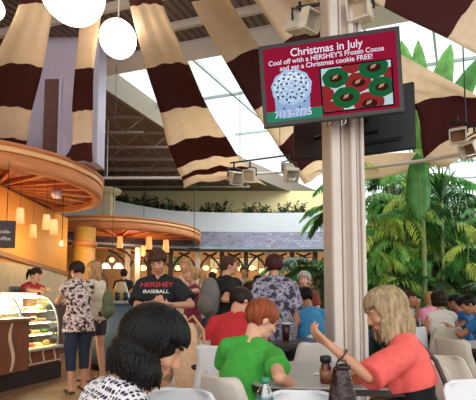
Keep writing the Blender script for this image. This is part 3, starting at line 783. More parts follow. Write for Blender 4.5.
# back-counter equipment behind the server
def machine(px, py, Y, w_, h_, label, m, cat='coffee machine', name='coffee_machine'):
    c = P(px, py, Y); t = thing(name, label, cat, (c.x, c.y, c.z), R(20))
    b = BM(); box(b, -w_ / 2, w_ / 2, -.15, .15, 0, h_, bev=.012); obj('body', b, m, t)
    b = BM(); box(b, -w_ * .35, w_ * .35, -.2, -.15, h_ * .55, h_ * .85, bev=.005); obj('control_panel', b, M_black, t)
    b = BM(); cone(b, (0, -.18, h_ * .5), .02, (0, -.18, h_ * .3), .015, 10); obj('spout', b, M_chrome, t)
c0 = P(30, 287, 7.3)
t = thing('back_counter', 'dark back counter behind the server', 'counter', (c0.x, c0.y, 0), R(75))
b = BM(); box(b, -1.3, 1.8, 0.0, .28, 0, .98); obj('cabinet', b, mat('cabinet_brown', '#4a2f24', .5), t)
b = BM(); box(b, -1.35, 1.85, -.03, .3, .98, 1.02, bev=.005); obj('worktop', b, mat('worktop', '#5b4b40', .3), t)
def on_back(u, name, label, cat, w_, h_, m):
    q = V((c0.x, c0.y, 0)) + Matrix.Rotation(R(75), 3, 'Z') @ V((u, .14, 1.02))
    t = thing(name, label, cat, q, R(30))
    b = BM(); box(b, -w_ / 2, w_ / 2, -.12, .12, 0, h_, bev=.012); obj('body', b, m, t)
    b = BM(); box(b, -w_ * .35, w_ * .35, -.15, -.12, h_ * .55, h_ * .85, bev=.005); obj('control_panel', b, M_black, t)
on_back(1.45, 'coffee_machine', 'white coffee machine right of the server', 'coffee machine', .3, .26, M_offw)
on_back(-.15, 'blender_base', 'dark grey appliance left of the server', 'appliance', .26, .3, mat('appliance_grey', '#55504c', .4))
on_back(-.62, 'coffee_grinder', 'black grinder at the left edge behind the case', 'grinder', .16, .22, M_black)

# ================================================================== FAR FOOD COURT
def post(px, Y, m, label, group):
    c = P(px, 260, Y); t = thing('storefront_post', label, 'post', (c.x, c.y, 0), 0, group)
    b = BM(); box(b, -.09, .09, -.09, .09, 0, 2.9, bev=.01); obj('shaft', b, m, t)
    b = BM(); box(b, -.12, .12, -.12, .12, 0, .5, bev=.01); obj('base', b, m, t)
    for sx in (-1, 1):
        b = BM(); tube(b, [(sx * .06, 0, 2.25), (sx * .2, 0, 2.5), (sx * .42, 0, 2.72), (sx * .75, 0, 2.86)], [.05, .045, .045, .05], 6); obj('bracket', b, mat('dark_timber', '#3a2a22', .6), t)
def curveY(x):
    for p, q in zip(CU, CU[1:]):
        if p.x <= x <= q.x: return p.y + (q.y - p.y) * (x - p.x) / (q.x - p.x)
    return 16
M_postw = mat('post_white', '#c9c2b8', .6); M_postd = MATS.get('dark_timber') or mat('dark_timber', '#3a2a22', .6)
for i, px in enumerate((128, 150, 171, 198, 222, 246, 268, 292, 315)):
    x = P(px, 260, 16).x; y = curveY(x) - .5; px_ = 238 + (238 - px) * 0
    post(px, y, M_postd if i % 3 else M_postw, 'storefront post carrying the shingled eave', 'posts under the shingled eave')
post(138, 14.4, M_postw, 'pale square post behind the teenager, nearest of the storefront posts', None)
M_warm = emis('warm_lamp', '#ffd48a', 3.0)
for i, (px, py, Y) in enumerate(((143, 268, 15.5), (178, 268, 17.5), (193, 270, 17.5), (206, 268, 17.8), (214, 271, 18), (241, 269, 17.5), (252, 268, 17.8), (292, 268, 17.5), (262, 271, 18))):
    c = P(px, py, Y); t = thing('hanging_lamp', 'small glowing lamp hanging inside the far storefronts', 'lamp', c, 0, 'small lamps in the far storefronts')
    b = BM(); ball(b, (0, 0, 0), (.14, .14, .11)); obj('shade', b, M_warm, t, True)
    b = BM(); cone(b, (0, 0, .1), .01, (0, 0, (4.15 if Y > 16.9 else ZC) - c.z), .01, 6); obj('cord', b, M_black, t)
for x in (-4.6, -1.5, 1.2, 3.6): point('store_light', (x, 18.3, 2.6), 95, (1, .74, .42), .3)
b = BM(); box(b, -9, 5.3, 16.9, 20.6, 4.15, 4.25); struct('ceiling_store', b, mat('store_ceiling', '#8a6a4a', .8))
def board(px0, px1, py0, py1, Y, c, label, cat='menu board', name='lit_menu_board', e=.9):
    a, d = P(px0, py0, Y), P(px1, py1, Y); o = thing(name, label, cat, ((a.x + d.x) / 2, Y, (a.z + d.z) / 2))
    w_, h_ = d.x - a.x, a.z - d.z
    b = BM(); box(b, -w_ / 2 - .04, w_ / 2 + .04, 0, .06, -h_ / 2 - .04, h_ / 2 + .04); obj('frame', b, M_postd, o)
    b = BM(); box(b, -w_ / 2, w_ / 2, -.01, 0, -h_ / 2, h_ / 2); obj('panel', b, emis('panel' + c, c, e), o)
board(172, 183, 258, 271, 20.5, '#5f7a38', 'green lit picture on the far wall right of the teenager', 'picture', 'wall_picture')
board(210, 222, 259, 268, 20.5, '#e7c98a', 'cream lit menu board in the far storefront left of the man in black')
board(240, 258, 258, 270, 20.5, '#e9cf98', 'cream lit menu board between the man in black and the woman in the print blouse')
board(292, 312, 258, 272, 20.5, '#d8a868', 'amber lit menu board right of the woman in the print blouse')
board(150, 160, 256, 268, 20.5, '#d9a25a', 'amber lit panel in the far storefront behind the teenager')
for i, (x0, x1) in enumerate(((-4.2, -2.2), (-1.8, .3), (.7, 2.8), (3.1, 5.0))):
    t = thing('service_counter', ['far service counter behind the teenager', 'far service counter behind the man in black', 'far service counter behind the woman in the print blouse', 'far service counter beside the column'][i], 'counter', ((x0 + x1) / 2, 17.3, 0))
    h = (x1 - x0) / 2; b = BM(); box(b, -h, h, -.3, .3, 0, 1.0); obj('cabinet', b, mat('counter_tan', '#8f7358', .5), t)
    b = BM(); box(b, -h - .05, h + .05, -.35, .35, 1.0, 1.06, bev=.01); obj('worktop', b, mat('counter_top', '#c9bfb0', .3), t)
    for k in range(3): b = BM(); box(b, -h + .1 + k * (2 * h / 3), -h - .1 + (k + 1) * (2 * h / 3), -.32, -.3, .12, .88); obj('door', b, mat('counter_door', '#6d4c34', .5), t)
# white-shaded lamp cluster and grey-blue drinks counter at left
c = P(112, 266, 8.2); t = thing('lamp_cluster', 'pair of bright white-shaded lamps with a dark curled bracket over the drinks counter', 'lamp', c)
b = BM(); tube(b, [(-.14, 0, .06), (-.1, 0, .18), (0, 0, .24), (.1, 0, .18), (.14, 0, .06)], .012, 8); cone(b, (0, 0, .24), .006, (0, 0, ZC - c.z), .006, 6); obj('bracket', b, M_black, t)
for sx in (-1, 1): b = BM(); lathe(b, [(0, .06), (.04, .06), (.1, -.02), (.1, -.05), (0, -.04)], (sx * .13, 0, 0)); obj('shade', b, emis('white_shade', '#fff3e0', 2.2), t, True)
b = BM(); ball(b, (0, -.02, .12), .05); obj('amber_bulb', b, M_warm, t, True)
c = P(116, 300, 6.6)
t = thing('drinks_counter', 'grey-blue curved drinks counter behind the two women', 'counter', (c.x, c.y, 0))
M_gb = mat('greyblue_laminate', '#5a6b78', .4, var=.06)
b = BM(); lathe(b, [(0, .1), (.42, .1), (.42, 1.02), (0, 1.02)], seg=40); obj('cabinet', b, M_gb, t, True)
b = BM(); lathe(b, [(0, 1.02), (.46, 1.02), (.47, 1.05), (.46, 1.075), (0, 1.075)], seg=40); obj('worktop', b, mat('grey_top', '#8c8f92', .3), t, True)
b = BM(); lathe(b, [(0, 0), (.38, 0), (.38, .1), (0, .1)], seg=40); obj('plinth', b, M_black, t)
for k in range(7):
    a = R(-150 + k * 20); b = BM(); lathe(b, [(0, 0), (.03, 0), (.04, .13), (.035, .13), (.028, .01), (0, .01)], seg=12)
    tag(obj('paper_cup', b, M_black, None, True, (c.x + .36 * math.cos(a), c.y + .36 * math.sin(a), 1.075)), 'black cup in the row along the front of the drinks counter', 'cup', 'black cups on the drinks counter')
t = thing('syrup_dispenser', 'tall pale dispenser with a sloping tube on the drinks counter', 'dispenser', (c.x + .05, c.y + .08, 1.075))
b = BM(); lathe(b, [(0, 0), (.1, 0), (.1, .22), (.07, .3), (0, .32)], seg=20); obj('body', b, mat('dispenser_brass', '#b39a72', .35), t, True)
b = BM(); cone(b, (.06, 0, .3), .018, (.17, -.05, .02), .018, 8); obj('tube', b, M_offw, t)

# oval brackets under the far canopy's right end (dark wall lamp ring)
c = P(194, 249, 13.2); t = thing('ring_lamp', 'dark oval ring hanging at the right end of the far canopy', 'lamp', c)
b = BM(); tube(b, [(.22 * math.cos(q), .22 * math.sin(q), 0) for q in [i * 6.2832 / 24 for i in range(25)]], .025, 6); obj('ring', b, M_black, t, True)
b = BM()
for q in (0, 2.1, 4.2): cone(b, (.22 * math.cos(q), .22 * math.sin(q), 0), .01, (0, 0, .25), .01, 6)
cone(b, (0, 0, .25), .012, (0, 0, ZC - c.z), .012, 6); obj('hanger', b, M_black, t)

# ================================================================== PLANTS
def leafm(name, c, tr=.35):
    m = bpy.data.materials.new(name); m.use_nodes = True; n = m.node_tree.nodes; l = m.node_tree.links; b = n['Principled BSDF']
    t = n.new('ShaderNodeTexCoord'); no = n.new('ShaderNodeTexNoise'); no.inputs['Scale'].default_value = 5; l.new(t.outputs['Object'], no.inputs['Vector'])
    r = n.new('ShaderNodeValToRGB'); c = hexc(c); r.color_ramp.elements[0].position = .3; r.color_ramp.elements[1].position = .7
    r.color_ramp.elements[0].color = (*[x * .65 for x in c], 1); r.color_ramp.elements[1].color = (*[min(1, x * 1.3) for x in c], 1)
    l.new(no.outputs['Fac'], r.inputs[0]); l.new(r.outputs[0], b.inputs['Base Color']); b.inputs['Roughness'].default_value = .4
    tl = n.new('ShaderNodeBsdfTranslucent'); l.new(r.outputs[0], tl.inputs[0]); mx = n.new('ShaderNodeMixShader'); mx.inputs[0].default_value = tr
    l.new(b.outputs[0], mx.inputs[1]); l.new(tl.outputs[0], mx.inputs[2]); l.new(mx.outputs[0], n['Material Output'].inputs[0])
    return m
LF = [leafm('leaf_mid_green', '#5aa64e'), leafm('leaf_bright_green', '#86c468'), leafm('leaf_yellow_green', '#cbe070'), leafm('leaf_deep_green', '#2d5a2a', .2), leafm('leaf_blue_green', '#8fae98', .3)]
M_cane = mat('green_cane', '#7c8f54', .5, var=.2, scale=20)
def leaf(b, p, d, L, W, droop, mi, n=4, fold=.25):
    p = V(p); d = V(d).normalized(); s = d.cross(V((0, 0, 1)))
    s = s.normalized() if s.length > .01 else V((1, 0, 0))
    rows = []
    for i in range(n + 1):
        t = i / n; wd = W * math.sin(math.pi * (.08 + .92 * t) ** .8) if i < n else 0
        u = s.cross(d).normalized() * -1
        rows.append((p.copy(), s.copy() * wd / 2, d.cross(s).normalized() * -wd * fold))
        d = (d + V((0, 0, -droop / n))).normalized(); p += d * L / n
        s = (s - d * s.dot(d)).normalized()
    vv = [(b.verts.new(q - a + f), b.verts.new(q), b.verts.new(q + a + f)) for q, a, f in rows[:-1]]; tip = b.verts.new(rows[-1][0])
    for A, B in zip(vv, vv[1:]):
        for k in range(2):
            f = b.faces.new((A[k], A[k + 1], B[k + 1], B[k])); f.material_index = mi
    for k in range(2):
        f = b.faces.new((vv[-1][k], vv[-1][k + 1], tip)); f.material_index = mi
def frond(b, p, d, L, nl, ll, lw, droop, mi, st=None, leafdroop=.8, spread=1.0, rg=random):
    """pinnate frond; returns nothing"""
    p = V(p); d = V(d).normalized(); pts = [p.copy()]
    n = 10
    for i in range(n):
        d = (d + V((0, 0, -droop / n))).normalized(); p = p + d * L / n; pts.append(p.copy())
    if st is not None: tube(st, pts, [max(.003, .008 * (1 - i / (n + 2))) for i in range(n + 1)], 4)
    for k in range(nl):
        t = .15 + .85 * k / (nl - 1); i = min(int(t * n), n - 1); q = pts[i].lerp(pts[i + 1], t * n - i); dr = (pts[i + 1] - pts[i]).normalized()
        s = dr.cross(V((0, 0, 1))); s = s.normalized() if s.length > .01 else V((1, 0, 0))
        sc = math.sin(math.pi * (.15 + .8 * t)) * .6 + .4
        for sg in (-1, 1):
            leaf(b, q, dr * .7 + s * sg * spread + V((0, 0, rg.uniform(-.1, .2))), ll * sc * rg.uniform(.85, 1.15), lw, leafdroop, mi, 3)
def bamboo(px, Y, h, ncane, label, rg, mats=(0, 0, 1, 2), spreadr=.35, lean=.25, name='bamboo_palm', dens=1.0):
    c = P(px, 280, Y); t = thing(name, label, 'palm', (c.x, Y, 0))
    st, fo = BM(), BM()
    for k in range(ncane):
        a = rg.random() * 6.28; r = spreadr * math.sqrt(rg.random()); x, y = r * math.cos(a), r * math.sin(a)
        hh = h * rg.uniform(.62, 1.0); la = rg.random() * 6.28; lx, ly = lean * math.cos(la), lean * math.sin(la)
        pts = [V((x + lx * (q / 8) ** 1.6 * hh * .6, y + ly * (q / 8) ** 1.6 * hh * .6, hh * q / 8)) for q in range(9)]
        tube(st, pts, [.018 - .0012 * q for q in range(9)], 6)
        nf = int(12 * dens)
        for f in range(nf):
            tt = .28 + .72 * f / (nf - 1); i = min(int(tt * 8), 7); q = pts[i].lerp(pts[i + 1], tt * 8 - i)
            fa = f * 2.4 + rg.random(); el = rg.uniform(.1, .7) if f < nf - 2 else 1.2
            frond(fo, q, V((math.cos(fa), math.sin(fa), el)), rg.uniform(.5, .8), 8, .3, .055, 1.7, rg.choice(mats), st, 1.5, .8, rg)
    obj('canes', st, M_cane, t, True); obj('foliage', fo, LF, t, True)
    return t
def big_palm(px, Y, zc, nf, L, label, rg, mi=(3, 0), name='palm_tree', ll=.38, el=(.1, 1.1), trunk=.07, arc=None, droop=1.5, lw=.035, nl=22):
    c = P(px, 280, Y); t = thing(name, label, 'palm', (c.x, Y, 0)); st, fo = BM(), BM()
    tube(st, [(0, 0, 0), (.03, 0, zc * .5), (0, 0, zc)], [trunk * 1.3, trunk, trunk * .8], 10)
    for k in range(nf):
        a = k * 2.4 + rg.random() * .4 if arc is None else R(rg.uniform(*arc))
        frond(fo, (0, 0, zc), V((math.cos(a), math.sin(a), rg.uniform(*el))), L * rg.uniform(.8, 1.1), nl, ll, lw, droop, rg.choice(mi), st, .6, 1.1, rg)
    obj('trunk', st, mat('palm_bark', '#5d5138', .8, var=.3, scale=30), t, True); obj('fronds', fo, LF, t, True)
    return t
g1 = random.Random(11)
bamboo(386, 7.6, 4.0, 12, 'bamboo palm with drooping yellow-green leaf clusters right beside the column', g1, (0, 1, 1, 2, 2))
bamboo(412, 8.0, 4.0, 10, 'second bamboo palm from the column, with thin bare canes showing', g1, (0, 1, 3, 2), .3)
bamboo(452, 7.7, 3.4, 10, 'bamboo palm with yellow-green tips left of the right edge', g1, (0, 1, 3, 2))
bamboo(486, 8.2, 3.0, 6, 'bamboo palm at the right edge of the picture', g1, (0, 3, 1))
bamboo(368, 9.0, 3.2, 6, 'darker bamboo palm half hidden behind the column', g1, (3, 0, 0))
for i, (px, Y, h) in enumerate(((394, 9.3, 4.2), (424, 9.7, 4.1), (458, 9.5, 3.7), (490, 9.8, 3.5))):
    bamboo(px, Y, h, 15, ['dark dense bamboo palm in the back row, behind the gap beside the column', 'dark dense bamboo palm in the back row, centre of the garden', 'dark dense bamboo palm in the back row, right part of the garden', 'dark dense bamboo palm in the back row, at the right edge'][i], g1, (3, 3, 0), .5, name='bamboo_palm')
big_palm(462, 6.9, 1.15, 12, 1.5, 'low arching palm with pale hanging fronds at the right edge', g1, (4, 0, 3), el=(.5, 1.3), ll=.3)
big_palm(432, 6.7, .5, 12, 1.25, 'low dark palm with thin arching fronds behind the seated diners', g1, (3, 3, 0), 'low_palm', el=(.5, 1.3), ll=.28)
big_palm(398, 6.7, .4, 12, 1.1, 'low bright palm behind the woman in the striped top', g1, (0, 1, 3), 'low_palm', el=(.6, 1.6), ll=.28)
big_palm(474, 7.6, .5, 10, 1.3, 'low dark palm in the shade at the right edge', g1, (3, 3), 'low_palm', el=(.4, 1.2), ll=.28)
# palms left of the column
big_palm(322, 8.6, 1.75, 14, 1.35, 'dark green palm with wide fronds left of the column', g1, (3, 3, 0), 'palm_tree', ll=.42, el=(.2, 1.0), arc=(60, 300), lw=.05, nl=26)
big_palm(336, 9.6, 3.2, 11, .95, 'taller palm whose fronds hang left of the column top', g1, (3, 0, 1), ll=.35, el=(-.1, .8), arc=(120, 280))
c = P(293, 284, 8.9)
t = thing('fan_palm', 'pale striped fan-shaped palm leaf above the grey-haired woman', 'plant', (c.x, c.y, 0)); st, fo = BM(), BM()
tube(st, [(0, 0, 0), (0, 0, c.z)], .015, 6)
for k in range(15): leaf(fo, (0, 0, c.z), V((math.cos(R(8 + k * 11.7)), -.1, math.sin(R(8 + k * 11.7)) + .1)), .5, .04, .5, 4 if k % 2 else 0, 4)
obj('stalk', st, M_cane, t); obj('leaf_fan', fo, LF, t, True)
# broad banana leaves under the glass and behind the pipe
def banana(px, Y, zc, leaves, label, name='banana_plant'):
    c = P(px, 280, Y); t = thing(name, label, 'plant', (c.x, Y, 0)); st, fo = BM(), BM()
    tube(st, [(0, 0, 0), (.02, 0, zc)], [.05, .035], 10)
    for dx, dy, el, L, W, mi in leaves:
        p = V((dx * .1, dy * .1, zc)); d = V((dx, dy, el)).normalized(); rows = []; s = d.cross(V((.2, 1, 0))).normalized(); n = 14
        for i in range(n + 1):
            tq = i / n; wd = W * max(.02, math.sin(math.pi * min(1, tq * .96 + .04)) ** .6) / 2
            rows.append([p + s * wd * q + V((0, 1, 0)) * abs(q) * wd * .25 for q in (-1, -.5, 0, .5, 1)])
            d = (d + V((0, 0, -.5 / n))).normalized(); p = p + d * L / n
        n0 = len(fo.faces); sheet(fo, rows, .003); fo.faces.ensure_lookup_table()
        for f in fo.faces[n0:]: f.material_index = mi
        tube(st, [r[2] for r in rows], [.014 - .0008 * i for i in range(n + 1)], 5)
    obj('stalks', st, M_cane, t, True); obj('leaves', fo, LF, t, True)
banana(430, 7.7, 3.7, [(-.25, 0, 2.2, 2.6, .5, 1), (.0, .1, 2.3, 2.7, .42, 1), (.4, .1, 2.2, 2.7, .5, 1), (.75, 0, 2.0, 2.6, .45, 0)], 'tall banana plant whose pale leaves reach up under the glass roof')
banana(424, 7.1, 2.5, [(-.05, 0, 2.0, 1.25, .42, 0), (.12, .1, 2.0, 1.0, .25, 1)], 'broad upright green leaf behind the pipe right of the second screen')
c = P(441, 200, 7.4); t = thing('spiky_plant', 'dark spiky yucca rising in front of the bright window', 'plant', (c.x, 7.4, 0)); st, fo = BM(), BM()
tube(st, [(0, 0, 0), (0, 0, c.z)], .035, 8)
for k in range(42):
    a = k * 2.4; leaf(fo, (0, 0, c.z - .1 + .006 * k), V((math.cos(a), math.sin(a), .4 + .045 * k)), .62, .045, .35, 3 if k % 3 else 4, 3)
obj('stalk', st, M_cane, t); obj('leaves', fo, LF, t, True)
# shrubs on the high ledge
def shrub(px, py, label, sz, group='small dark shrubs on the high ledge'):
    Yl = curveY(P(px, py, 16.3).x) + .8; c = P(px, py, Yl); t = thing('ledge_shrub', label, 'shrub', (c.x, Yl, ztop(V((0, Yl - .8))) - .09), 0, group); st, fo = BM(), BM()
    for k in range(26):
        a = k * 2.4; e = .5 + (k % 7) * .4; d = V((math.cos(a), math.sin(a), e)).normalized(); ln = sz * g1.uniform(.5, 1)
        tube(st, [(0, 0, 0), d * ln], .008, 4)
        for q in range(6): leaf(fo, d * ln * (.3 + q * .13), V((g1.uniform(-1, 1), g1.uniform(-1, 1), g1.uniform(0, 1))), .2, .08, .4, 0, 3)
    for q in list(st.verts) + list(fo.verts): q.co.z = max(q.co.z, .008)
    obj('stems', st, M_cane, t); obj('foliage', fo, [mat('shrub_leaf', '#1f2b1a', .6, var=.3)], t, True)
for px in (122, 141, 154, 168, 182, 207, 222, 250, 264, 284, 300): shrub(px, 205, 'small dark shrub growing on the high ledge above the white fascia', g1.uniform(.6, .85))
b = BM(); box(b, 1.9, 10, 6.5, 12, 0.002, .02); tag(obj('mulch', b, mat('mulch', '#2e2419', .95, var=.5, scale=30, bump=.6)), 'dark mulch bed under the palms', 'mulch', kind='stuff')

# ================================================================== PEOPLE
def lerp(a, b, t): return a + (b - a) * t
def hand(B, w_, d, n, side, s, curl=.5):
    """five-finger hand; d points along the fingers, n out of the palm, thumb on lat*side"""
    d = V(d).normalized(); n = V(n); n = (n - d * n.dot(d)).normalized(); lat = d.cross(n) * side
    s *= .98
    for off, kl in ((.030, .086), (.010, .092), (-.011, .088), (-.030, .078)):
        k = w_ + d * kl * s + lat * off * s
        caps(B, w_ + lat * off * .5 * s, .016 * s, k, .0115 * s, 8)
    for off, kl, L in ((.031, .084, .070), (.0105, .090, .080), (-.0105, .087, .074), (-.030, .077, .058)):
        p = w_ + d * kl * s + lat * off * s; dd = (d + lat * off * 3).normalized(); ang = 0
        for f, r0, r1 in ((.45, .0098, .0090), (.31, .0090, .0083), (.24, .0083, .0070)):
            ang += curl * .75; q = p + (dd * math.cos(ang) + n * math.sin(ang)) * L * f * s
            caps(B, p, r0 * s, q, r1 * s, 8); p = q
    p = w_ + d * .02 * s + lat * .022 * s; q = p + (d * .55 + lat * .8 + n * .15).normalized() * .045 * s; caps(B, p, .017 * s, q, .012 * s, 8)
    r = q + (d * .85 + lat * .3 + n * (.2 + .5 * curl)).normalized() * .032 * s; caps(B, q, .0115 * s, r, .0095 * s, 8)
    t = r + (d * .9 + n * (.2 + .6 * curl)).normalized() * .024 * s; caps(B, r, .0095 * s, t, .008 * s, 8)

def ik(S, W, l1, l2, pole):
    D = W - S; L = D.length; mx = (l1 + l2) * .995
    if L > mx: W = S + D * (mx / L); D = W - S; L = mx
    a = (l1 * l1 - l2 * l2 + L * L) / (2 * L); h = math.sqrt(max(0, l1 * l1 - a * a)); u = D / L
    q = V(pole) - u * V(pole).dot(u)
    q = q.normalized() if q.length > 1e-4 else u.orthogonal().normalized()
    return S + u * a + q * h, W

def person(label, px, py, Y, facing, pose='stand', name='person', lean=0, hunch=0, roll=0, twist=0, head=(0, 0, 0), lh=None, rh=None,
           lcurl=.5, rcurl=.5, lpalm=None, rpalm=None, skin='fair', hair=None, top=None, legs=None, shoes='#2b2622', build=1.0, female=False,
           vox=.010, face=1, glasses=None, group=None, seat=.45, lpole=None, rpole=None, seed=1, step=0, headscale=1.0, tilt=0):
    """px,py = the centre of the head in the photograph, Y its distance; facing = heading in degrees (0 = away from the camera, 90 = to the left)"""
    rg = random.Random(seed * 17 + 3)
    HW = P(px, py, Y)
    tl = Matrix.Rotation(R(twist), 3, 'Z') @ Matrix.Rotation(R(roll), 3, 'Y') @ Matrix.Rotation(-R(lean), 3, 'X'); th = Matrix.Rotation(-R(hunch), 3, 'X'); piv = V((0, 0, .22))
    def tm(v):
        v = V(v)
        if v.z > .22: v = piv + th @ (v - piv)
        return tl @ v
    hrel = tm((0, .025, .68))
    if pose == 'stand': s = HW.z / (.95 + hrel.z); pz = .95 * s
    else: s = (HW.z - seat) / (.09 + hrel.z); pz = seat + .09 * s
    RZ = Matrix.Rotation(R(facing), 3, 'Z'); loc = HW - RZ @ (hrel * s); loc.z = 0
    t = thing(name, label, 'person', loc, R(facing), group)
    PC = V((0, 0, pz)); TP = lambda x, y, z: PC + tm((x, y, z)) * s
    TF = (tl @ th)
    inv = lambda v: RZ.transposed() @ (V(v) - loc)
    bw = build; fw = .92 if female else 1.0
    B = BM()
    # torso
    shapes = [((0, -.01, .0), (.160 * bw * (1.04 if female else 1), .112 * bw, .12), tl), ((0, 0, .14), (.138 * bw * fw, .102 * bw, .14), tl), ((0, .0, .30), (.155 * bw * fw, .112 * bw, .17), TF), ((0, -.012, .40), (.155 * fw * bw, .088, .10), TF)]
    if female: shapes += [((x, .075, .30), (.062, .055, .065), TF) for x in (-.068, .068)]
    sx = .168 * (.90 if female else 1) * (1 + (bw - 1) * .5)
    def torso(b, e, zlo=-1):
        for c, r, m in shapes:
            if c[2] < zlo: continue
            ball(b, TP(*c), [(q + e) * s for q in r], m, 24, 14)
        caps(b, TP(-sx + .02, -.012, .445), (.052 + e) * s, TP(sx - .02, -.012, .445), (.052 + e) * s)
        for sg in (-1, 1): caps(b, TP(sg * .03, -.02, .50), (.042 + e) * s, TP(sg * sx * .85, -.012, .462), (.046 + e) * s)
    torso(B, 0)
    HC = PC + hrel * s; HM = TF @ Matrix.Rotation(R(head[0]), 3, 'Z') @ Matrix.Rotation(R(head[2]), 3, 'Y') @ Matrix.Rotation(-R(head[1]), 3, 'X')
    hs = s * headscale
    H = lambda x, y, z: HC + HM @ V((x, y, z)) * hs
    caps(B, TP(0, -.02, .46), .060 * s * (.9 if female else 1), H(0, -.022, -.07), .051 * s * (.88 if female else 1))
    # head
    def hb(c, r, m=None): ball(B, H(*c), [q * hs for q in r], HM if m is None else HM @ m, 20, 14)
    hb((0, -.012, .032), (.074, .093, .083)); hb((0, .028, -.012), (.062, .064, .082)); hb((0, .028, -.062), (.052, .055, .048)); hb((0, .066, -.092), (.022, .018, .017))
    for sg in (-1, 1):
        hb((sg * .036, .062, -.022), (.024, .022, .022)); hb((sg * .077, -.008, -.012), (.010, .019, .031), Matrix.Rotation(R(-12), 3, 'X'))
        caps(B, H(sg * .012, .089, .031), .0085 * hs, H(sg * .045, .078, .032), .008 * hs, 8)
    caps(B, H(0, .086, .018), .0085 * hs, H(0, .106, -.022), .0115 * hs, 8); 
    for sg in (-1, 1): ball(B, H(sg * .010, .098, -.027), .0085 * hs, seg=8, ring=6)
    caps(B, H(-.016, .084, -.058), .011 * hs, H(.016, .084, -.058), .011 * hs, 8)
    # arms
    AR = []
    for sg, tgt, curl, palm, pole in ((-1, lh, lcurl, lpalm, lpole), (1, rh, rcurl, rpalm, rpole)):
        S = TP(sg * sx, -.012, .448)
        if tgt is not None: W = inv(P(*tgt))
        elif pose == 'stand': W = S + V((sg * .07, .07, -.52)) * s
        else: W = V((sg * .12 * s, .30 * s, pz + .10 * s))
        pl = V(pole) if pole is not None else V((sg * .5, -.6, -.7))
        E, W = ik(S, W, .285 * s, .255 * s, pl); AR.append((S, E, W))
        k = .88 if female else 1; k *= (1 + (bw - 1) * .6)
        caps(B, S, .050 * s * k, E, .037 * s * k); caps(B, E, .037 * s * k, lerp(E, W, .35), .037 * s * k); caps(B, lerp(E, W, .35), .037 * s * k, W, .024 * s * k)
        d = (W - E).normalized(); n = V(palm) if palm is not None else V((-sg, 0, -.1)) if tgt is None and pose == 'stand' else V((0, 0, -1))
        hand(B, W, d, n, (1 if sg < 0 else -1) if n.z > -.5 or True else 1, s * (.92 if female else 1), curl)
    # legs
    LG = []
    for sg in (-1, 1):
        if pose == 'stand':
            st = step * sg; hp = PC + V((sg * .088 * s * bw, 0, -.05 * s)); kn = V((sg * .095 * s, (.02 + st * .4) * s, .50 * s)); an = V((sg * .10 * s, (-.02 + st) * s, .075 * s))
        else:
            hp = PC + V((sg * .088 * s, .02 * s, -.03 * s)); kn = V((sg * .14 * s, .45 * s, pz - .02 * s)); an = V((sg * .15 * s, .40 * s, .075 * s))
        LG.append((hp, kn, an))
        caps(B, hp, .088 * s * bw, kn, .056 * s); caps(B, kn, .056 * s, lerp(kn, an, .3), .056 * s); caps(B, lerp(kn, an, .3), .056 * s, an, .036 * s)
        caps(B, an + V((0, -.02, -.035)) * s, .034 * s, an + V((sg * .01, .13, -.045)) * s, .026 * s)
    me = remesh(B, vox, 2); new_obj('body', me, SK[skin], t)
    # clothes ------------------------------------------------
    if top:
        C = BM(); e = top.get('e', .014); hz = top.get('hem', -.06); Rr_ = tl
        if top.get('crop') is None: torso(C, e)
        if top.get('crop') is None: ecyl(C, TP(0, 0, .14), ((.138 * bw * fw + e) * s, (.104 * bw + e) * s), TP(0, -.005, hz), ((.160 * bw + e + top.get('flare', 0)) * s, (.118 * bw + e + top.get('flare', 0)) * s), Rr_)
        sl = top.get('sleeve', .55)
        for S, E, W in AR:
            k = (.88 if female else 1) * (1 + (bw - 1) * .6)
            if sl > 0:
                ball(C, S, (.050 * k + e + .004) * s)
                if sl <= 1:
                    cone(C, S, (.050 * k + e + .004) * s, lerp(S, E, sl), (.046 * k + e + top.get('loose', .012)) * s, 18)
                else:
                    caps(C, S, (.050 * k + e) * s, E, (.040 * k + e) * s); cone(C, E, (.040 * k + e) * s, lerp(E, W, sl - 1), (.032 * k + e) * s, 18)
        if top.get('crop') is None: mm = remesh(C, max(vox, .008), 2, top.get('fold', .007) * s, 11, seed)
        else:
            D = BM(); torso(D, e, .1); mt_ = remesh(D, max(vox, .008), 2, .007 * s, 11, seed); D = BM(); D.from_mesh(mt_)
            bmesh.ops.bisect_plane(D, geom=D.verts[:] + D.edges[:] + D.faces[:], plane_co=TP(0, 0, top['crop']), plane_no=TF @ V((0, 0, 1)), clear_inner=True)
            D2 = bmesh.new(); D2.from_mesh(remesh(C, max(vox, .008), 2, top.get('fold', .007) * s, 11, seed + 1))
            mm = bpy.data.meshes.new('m'); D2.to_mesh(mm); D.from_mesh(mm); D2.free(); mm = bm_to(D); mm.polygons.foreach_set('use_smooth', [True] * len(mm.polygons))
        shirt = new_obj(top.get('name', 'shirt'), mm, top['mat'], t)
    if top and top.get('under'):
        C = BM()
        for c, r, m in shapes: ball(C, TP(*c), [(q + .010) * s for q in r], m, 24, 14)
        new_obj('undershirt', remesh(C, max(vox, .008), 2), top['under'], t)
